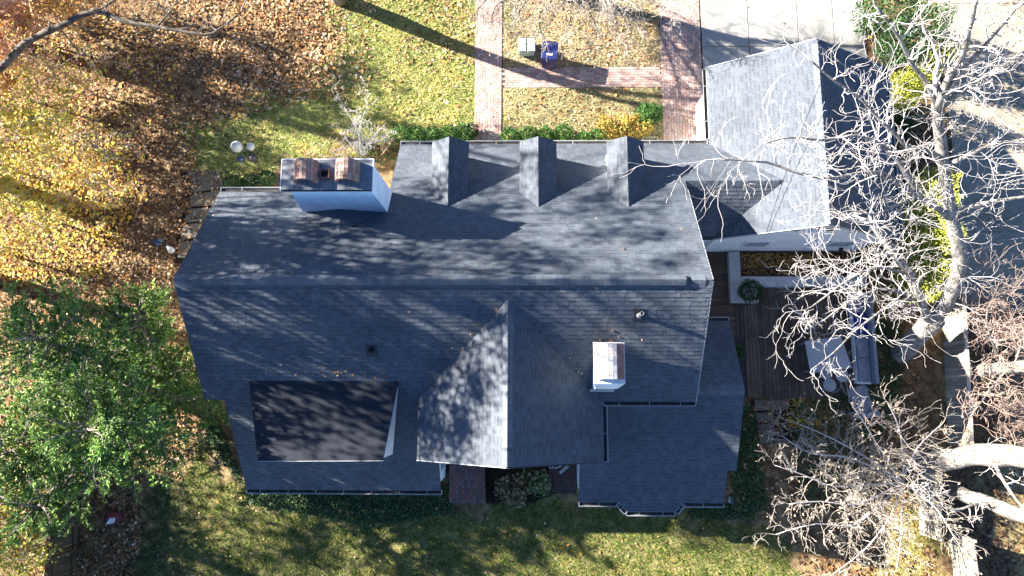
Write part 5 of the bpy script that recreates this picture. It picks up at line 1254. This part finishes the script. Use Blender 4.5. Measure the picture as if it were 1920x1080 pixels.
# ------------------------------------------------------------------ ground cover: leaves, ivy and grass (uncountable)
def litter():
    P, S, Cc = [], [], []
    def add(poly, n, pal, size=.12, z=(.01, .06), var=.3):
        q = sample(gpoly(poly), n); P.append(np.column_stack([q, nr.uniform(*z, n)])); S.append(np.full(n, size)); Cc.append(pick(pal, n, var))
    left = [(-160, -90), (612, -90), (600, 170), (470, 192), (362, 235), (372, 330), (352, 420), (318, 520), (345, 620), (380, 760), (350, 900), (268, 905), (262, 1180), (-160, 1180)]
    add(left, 60000, TAN, .085, (.01, .09)); add(left, 14000, BROWN, .085); add([(335, 320), (420, 320), (385, 480), (330, 480)], 420, TAN, .085, (.08, .1)); add([(-160, 250), (230, 260), (260, 380), (200, 520), (-160, 560)], 4200, YEL, .125, (.02, .1))
    add([(-160, -90), (330, -90), (330, 250), (-160, 250)], 2200, YEL, .12); add([(150, 250), (390, 250), (350, 480), (150, 480)], 2600, BROWN, .11); add([(380, -60), (600, -60), (600, 170), (380, 170)], 4200, TAN + [(.52, .36, .22), (.5, .3, .17)], .125)
    add([(590, -60), (660, -60), (640, 180), (470, 215), (380, 260), (370, 230), (590, 150)], 1500, TAN + [(.55, .44, .28)], .115); add([(640, -60), (720, -60), (690, 180), (600, 200)], 500, TAN + [(.55, .44, .28)], .11)
    add([(600, -60), (889, -60), (889, 265), (600, 265)], 700, TAN + [(.55, .44, .28)], .11); add([(740, 0), (889, 0), (889, 120), (740, 120)], 700, TAN + [(.55, .44, .28)], .10)
    add([(943, -60), (1243, -60), (1243, 125), (943, 125)], 1500, TAN + [(.5, .38, .22)], .085); add([(1080, 40), (1180, 40), (1180, 110), (1080, 110)], 350, TAN, .1); add([(943, 166), (1243, 166), (1243, 268), (943, 268)], 700, TAN + [(.5, .38, .22)], .09)
    add([(380, 910), (1440, 910), (1480, 1080), (345, 1080)], 420, TAN, .075); add([(470, 918), (850, 918), (850, 975), (470, 960)], 330, [(.34, .24, .12), (.4, .3, .16), (.3, .16, .07)], .085, (.08, .16))
    add([(1370, 760), (1480, 750), (1480, 960), (1370, 960)], 520, TAN, .085, (.08, .2)); add([(1470, 750), (1720, 700), (1760, 960), (1740, 1180), (1520, 1180), (1480, 980)], 4200, BROWN + TAN[:3], .11); add([(1480, 745), (1540, 745), (1540, 800), (1480, 800)], 260, YEL[1:4], .1)
    add([(1640, 230), (1780, 230), (1800, 470), (1680, 500)], 2600, BROWN, .11); add([(1600, 480), (1800, 480), (1800, 600), (1600, 600)], 1500, BROWN + YEL[:2], .1); add([(1790, 560), (2050, 560), (2050, 800), (1790, 840)], 3800, BROWN + [(.34, .2, .1)], .115); add([(1790, 830), (1860, 830), (1900, 1010), (1880, 1180), (1790, 1180)], 2600, BROWN, .115); add([(1860, 780), (2050, 780), (2050, 1180), (1900, 1180)], 2400, TAN + [(.5, .38, .22)], .1)
    add([(1870, 0), (2050, 0), (2050, 300), (1900, 300)], 900, TAN, .1); add([(1620, 0), (1660, 0), (1660, 120), (1620, 120)], 260, YEL + TAN, .11)
    add([(1400, 560), (1600, 560), (1600, 740), (1400, 740)], 26, TAN, .08, (.07, .08)); add([(890, 0), (942, 0), (942, 265), (890, 265)], 40, TAN, .08, (.035, .05)); add([(1330, 0), (1600, 0), (1600, 120), (1330, 120)], 22, TAN, .08, (.055, .06)); add([(268, 905), (345, 905), (345, 1080), (268, 1080)], 60, TAN, .075); add([(200, 900), (268, 900), (268, 1180), (200, 1180)], 900, BROWN, .11)
    p, s, c = np.vstack(P), np.concatenate(S), np.vstack(Cc)
    ok = ~((p[:, 0] > XL + .2) & (p[:, 0] < XR) & (p[:, 1] > .2) & (p[:, 1] < 6.6))
    dr = np.sin(p[:, 0] * .9 + 1.7 * np.sin(p[:, 1] * .8)) * np.sin(p[:, 1] * 1.15 + 1.3 * np.sin(p[:, 0] * .7 + 1)) + .5 * np.sin(p[:, 0] * 2.3 + p[:, 1] * 1.9) * np.sin(p[:, 1] * 2.9 - p[:, 0])
    ok &= nr.uniform(-1.9, .35, len(p)) < dr
    s = s * nr.choice([.6, .8, 1.0, 1.2, 1.5], len(s)); c = c * (1 + .22 * np.clip(dr, -1, 1))[:, None]
    p, s, c = p[ok], s[ok], c[ok]
    v, f, cc = leaf_arrays(p, s, c, flat=.72, width=.75, fold=.22)
    npmesh('leaf_litter', v, f, cc, M['leaf'], None, kind='stuff', label='fallen tan, orange and yellow autumn leaves over the yard', cat='leaves')
litter()
def ivy():
    P = []
    for poly, n, z in (([(462, 912), (850, 912), (850, 962), (700, 985), (470, 945)], 6500, .22), ([(1366, 760), (1412, 760), (1432, 900), (1440, 960), (1370, 955)], 3200, .25), ([(395, 745), (460, 910), (415, 860), (385, 800)], 1800, .25), ([(1290, 945), (1400, 940), (1420, 975), (1300, 970)], 800, .15), ([(1480, 760), (1640, 720), (1680, 760), (1600, 900), (1500, 960)], 2600, .2), ([(1600, 600), (1690, 600), (1690, 760), (1620, 760)], 2200, .25)):
        q = sample(gpoly(poly), n); P.append(np.column_stack([q, nr.uniform(.03, z, n)]))
    p = np.vstack(P); v, f, c = leaf_arrays(p, .085, pick([(.035, .075, .022), (.05, .10, .028), (.025, .05, .018), (.07, .12, .035)], len(p), .35), flat=.6, width=.8)
    npmesh('ivy_ground_cover', v, f, c, M['green'], None, kind='stuff', label='dark green ivy ground cover around the house walls', cat='ivy')
ivy()
def grass():
    P, Cc = [], []
    for poly, n, pal in ((GRASS_N, 42000, [(.24, .28, .06), (.32, .32, .10), (.16, .22, .04), (.42, .38, .19), (.20, .27, .045)]), (GRASS_M, 14000, [(.37, .30, .18), (.31, .25, .14), (.22, .22, .08), (.42, .35, .22)]), (GRASS_M2, 12000, [(.39, .32, .18), (.33, .28, .14), (.26, .25, .09)]), (GRASS_S, 52000, [(.10, .145, .025), (.15, .165, .035), (.06, .10, .02), (.21, .175, .06), (.14, .19, .03)]), (GRASS_FENCE_SHADE, 7000, [(.07, .09, .028), (.055, .07, .022)]), (GRASS_E2, 4000, [(.3, .26, .08), (.22, .22, .06)])):
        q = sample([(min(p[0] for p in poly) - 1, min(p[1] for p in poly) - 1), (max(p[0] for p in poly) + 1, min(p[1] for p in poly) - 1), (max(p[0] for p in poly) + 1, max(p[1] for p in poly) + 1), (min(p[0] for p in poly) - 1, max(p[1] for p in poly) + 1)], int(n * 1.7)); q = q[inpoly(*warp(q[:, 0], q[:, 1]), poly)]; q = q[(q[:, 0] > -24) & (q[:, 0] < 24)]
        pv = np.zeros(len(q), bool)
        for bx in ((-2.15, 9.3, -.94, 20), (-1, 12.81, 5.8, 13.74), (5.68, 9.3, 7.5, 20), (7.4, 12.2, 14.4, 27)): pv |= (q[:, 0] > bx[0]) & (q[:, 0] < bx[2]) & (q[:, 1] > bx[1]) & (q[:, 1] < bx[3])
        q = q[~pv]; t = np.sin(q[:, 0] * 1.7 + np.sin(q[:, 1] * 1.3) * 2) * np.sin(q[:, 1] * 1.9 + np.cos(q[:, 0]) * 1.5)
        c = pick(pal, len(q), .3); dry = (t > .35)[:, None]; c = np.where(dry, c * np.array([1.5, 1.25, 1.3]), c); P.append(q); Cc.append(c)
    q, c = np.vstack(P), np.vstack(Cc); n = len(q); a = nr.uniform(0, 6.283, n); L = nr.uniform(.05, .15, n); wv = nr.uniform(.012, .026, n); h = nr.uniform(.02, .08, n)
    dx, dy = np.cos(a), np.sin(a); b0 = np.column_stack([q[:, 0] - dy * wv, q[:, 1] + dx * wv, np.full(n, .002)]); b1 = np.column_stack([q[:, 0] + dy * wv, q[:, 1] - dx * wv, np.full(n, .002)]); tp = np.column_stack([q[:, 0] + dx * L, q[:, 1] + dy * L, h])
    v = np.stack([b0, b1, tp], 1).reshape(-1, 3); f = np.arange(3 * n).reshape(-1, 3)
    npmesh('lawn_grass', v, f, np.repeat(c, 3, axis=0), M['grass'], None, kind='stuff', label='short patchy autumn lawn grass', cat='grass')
grass()
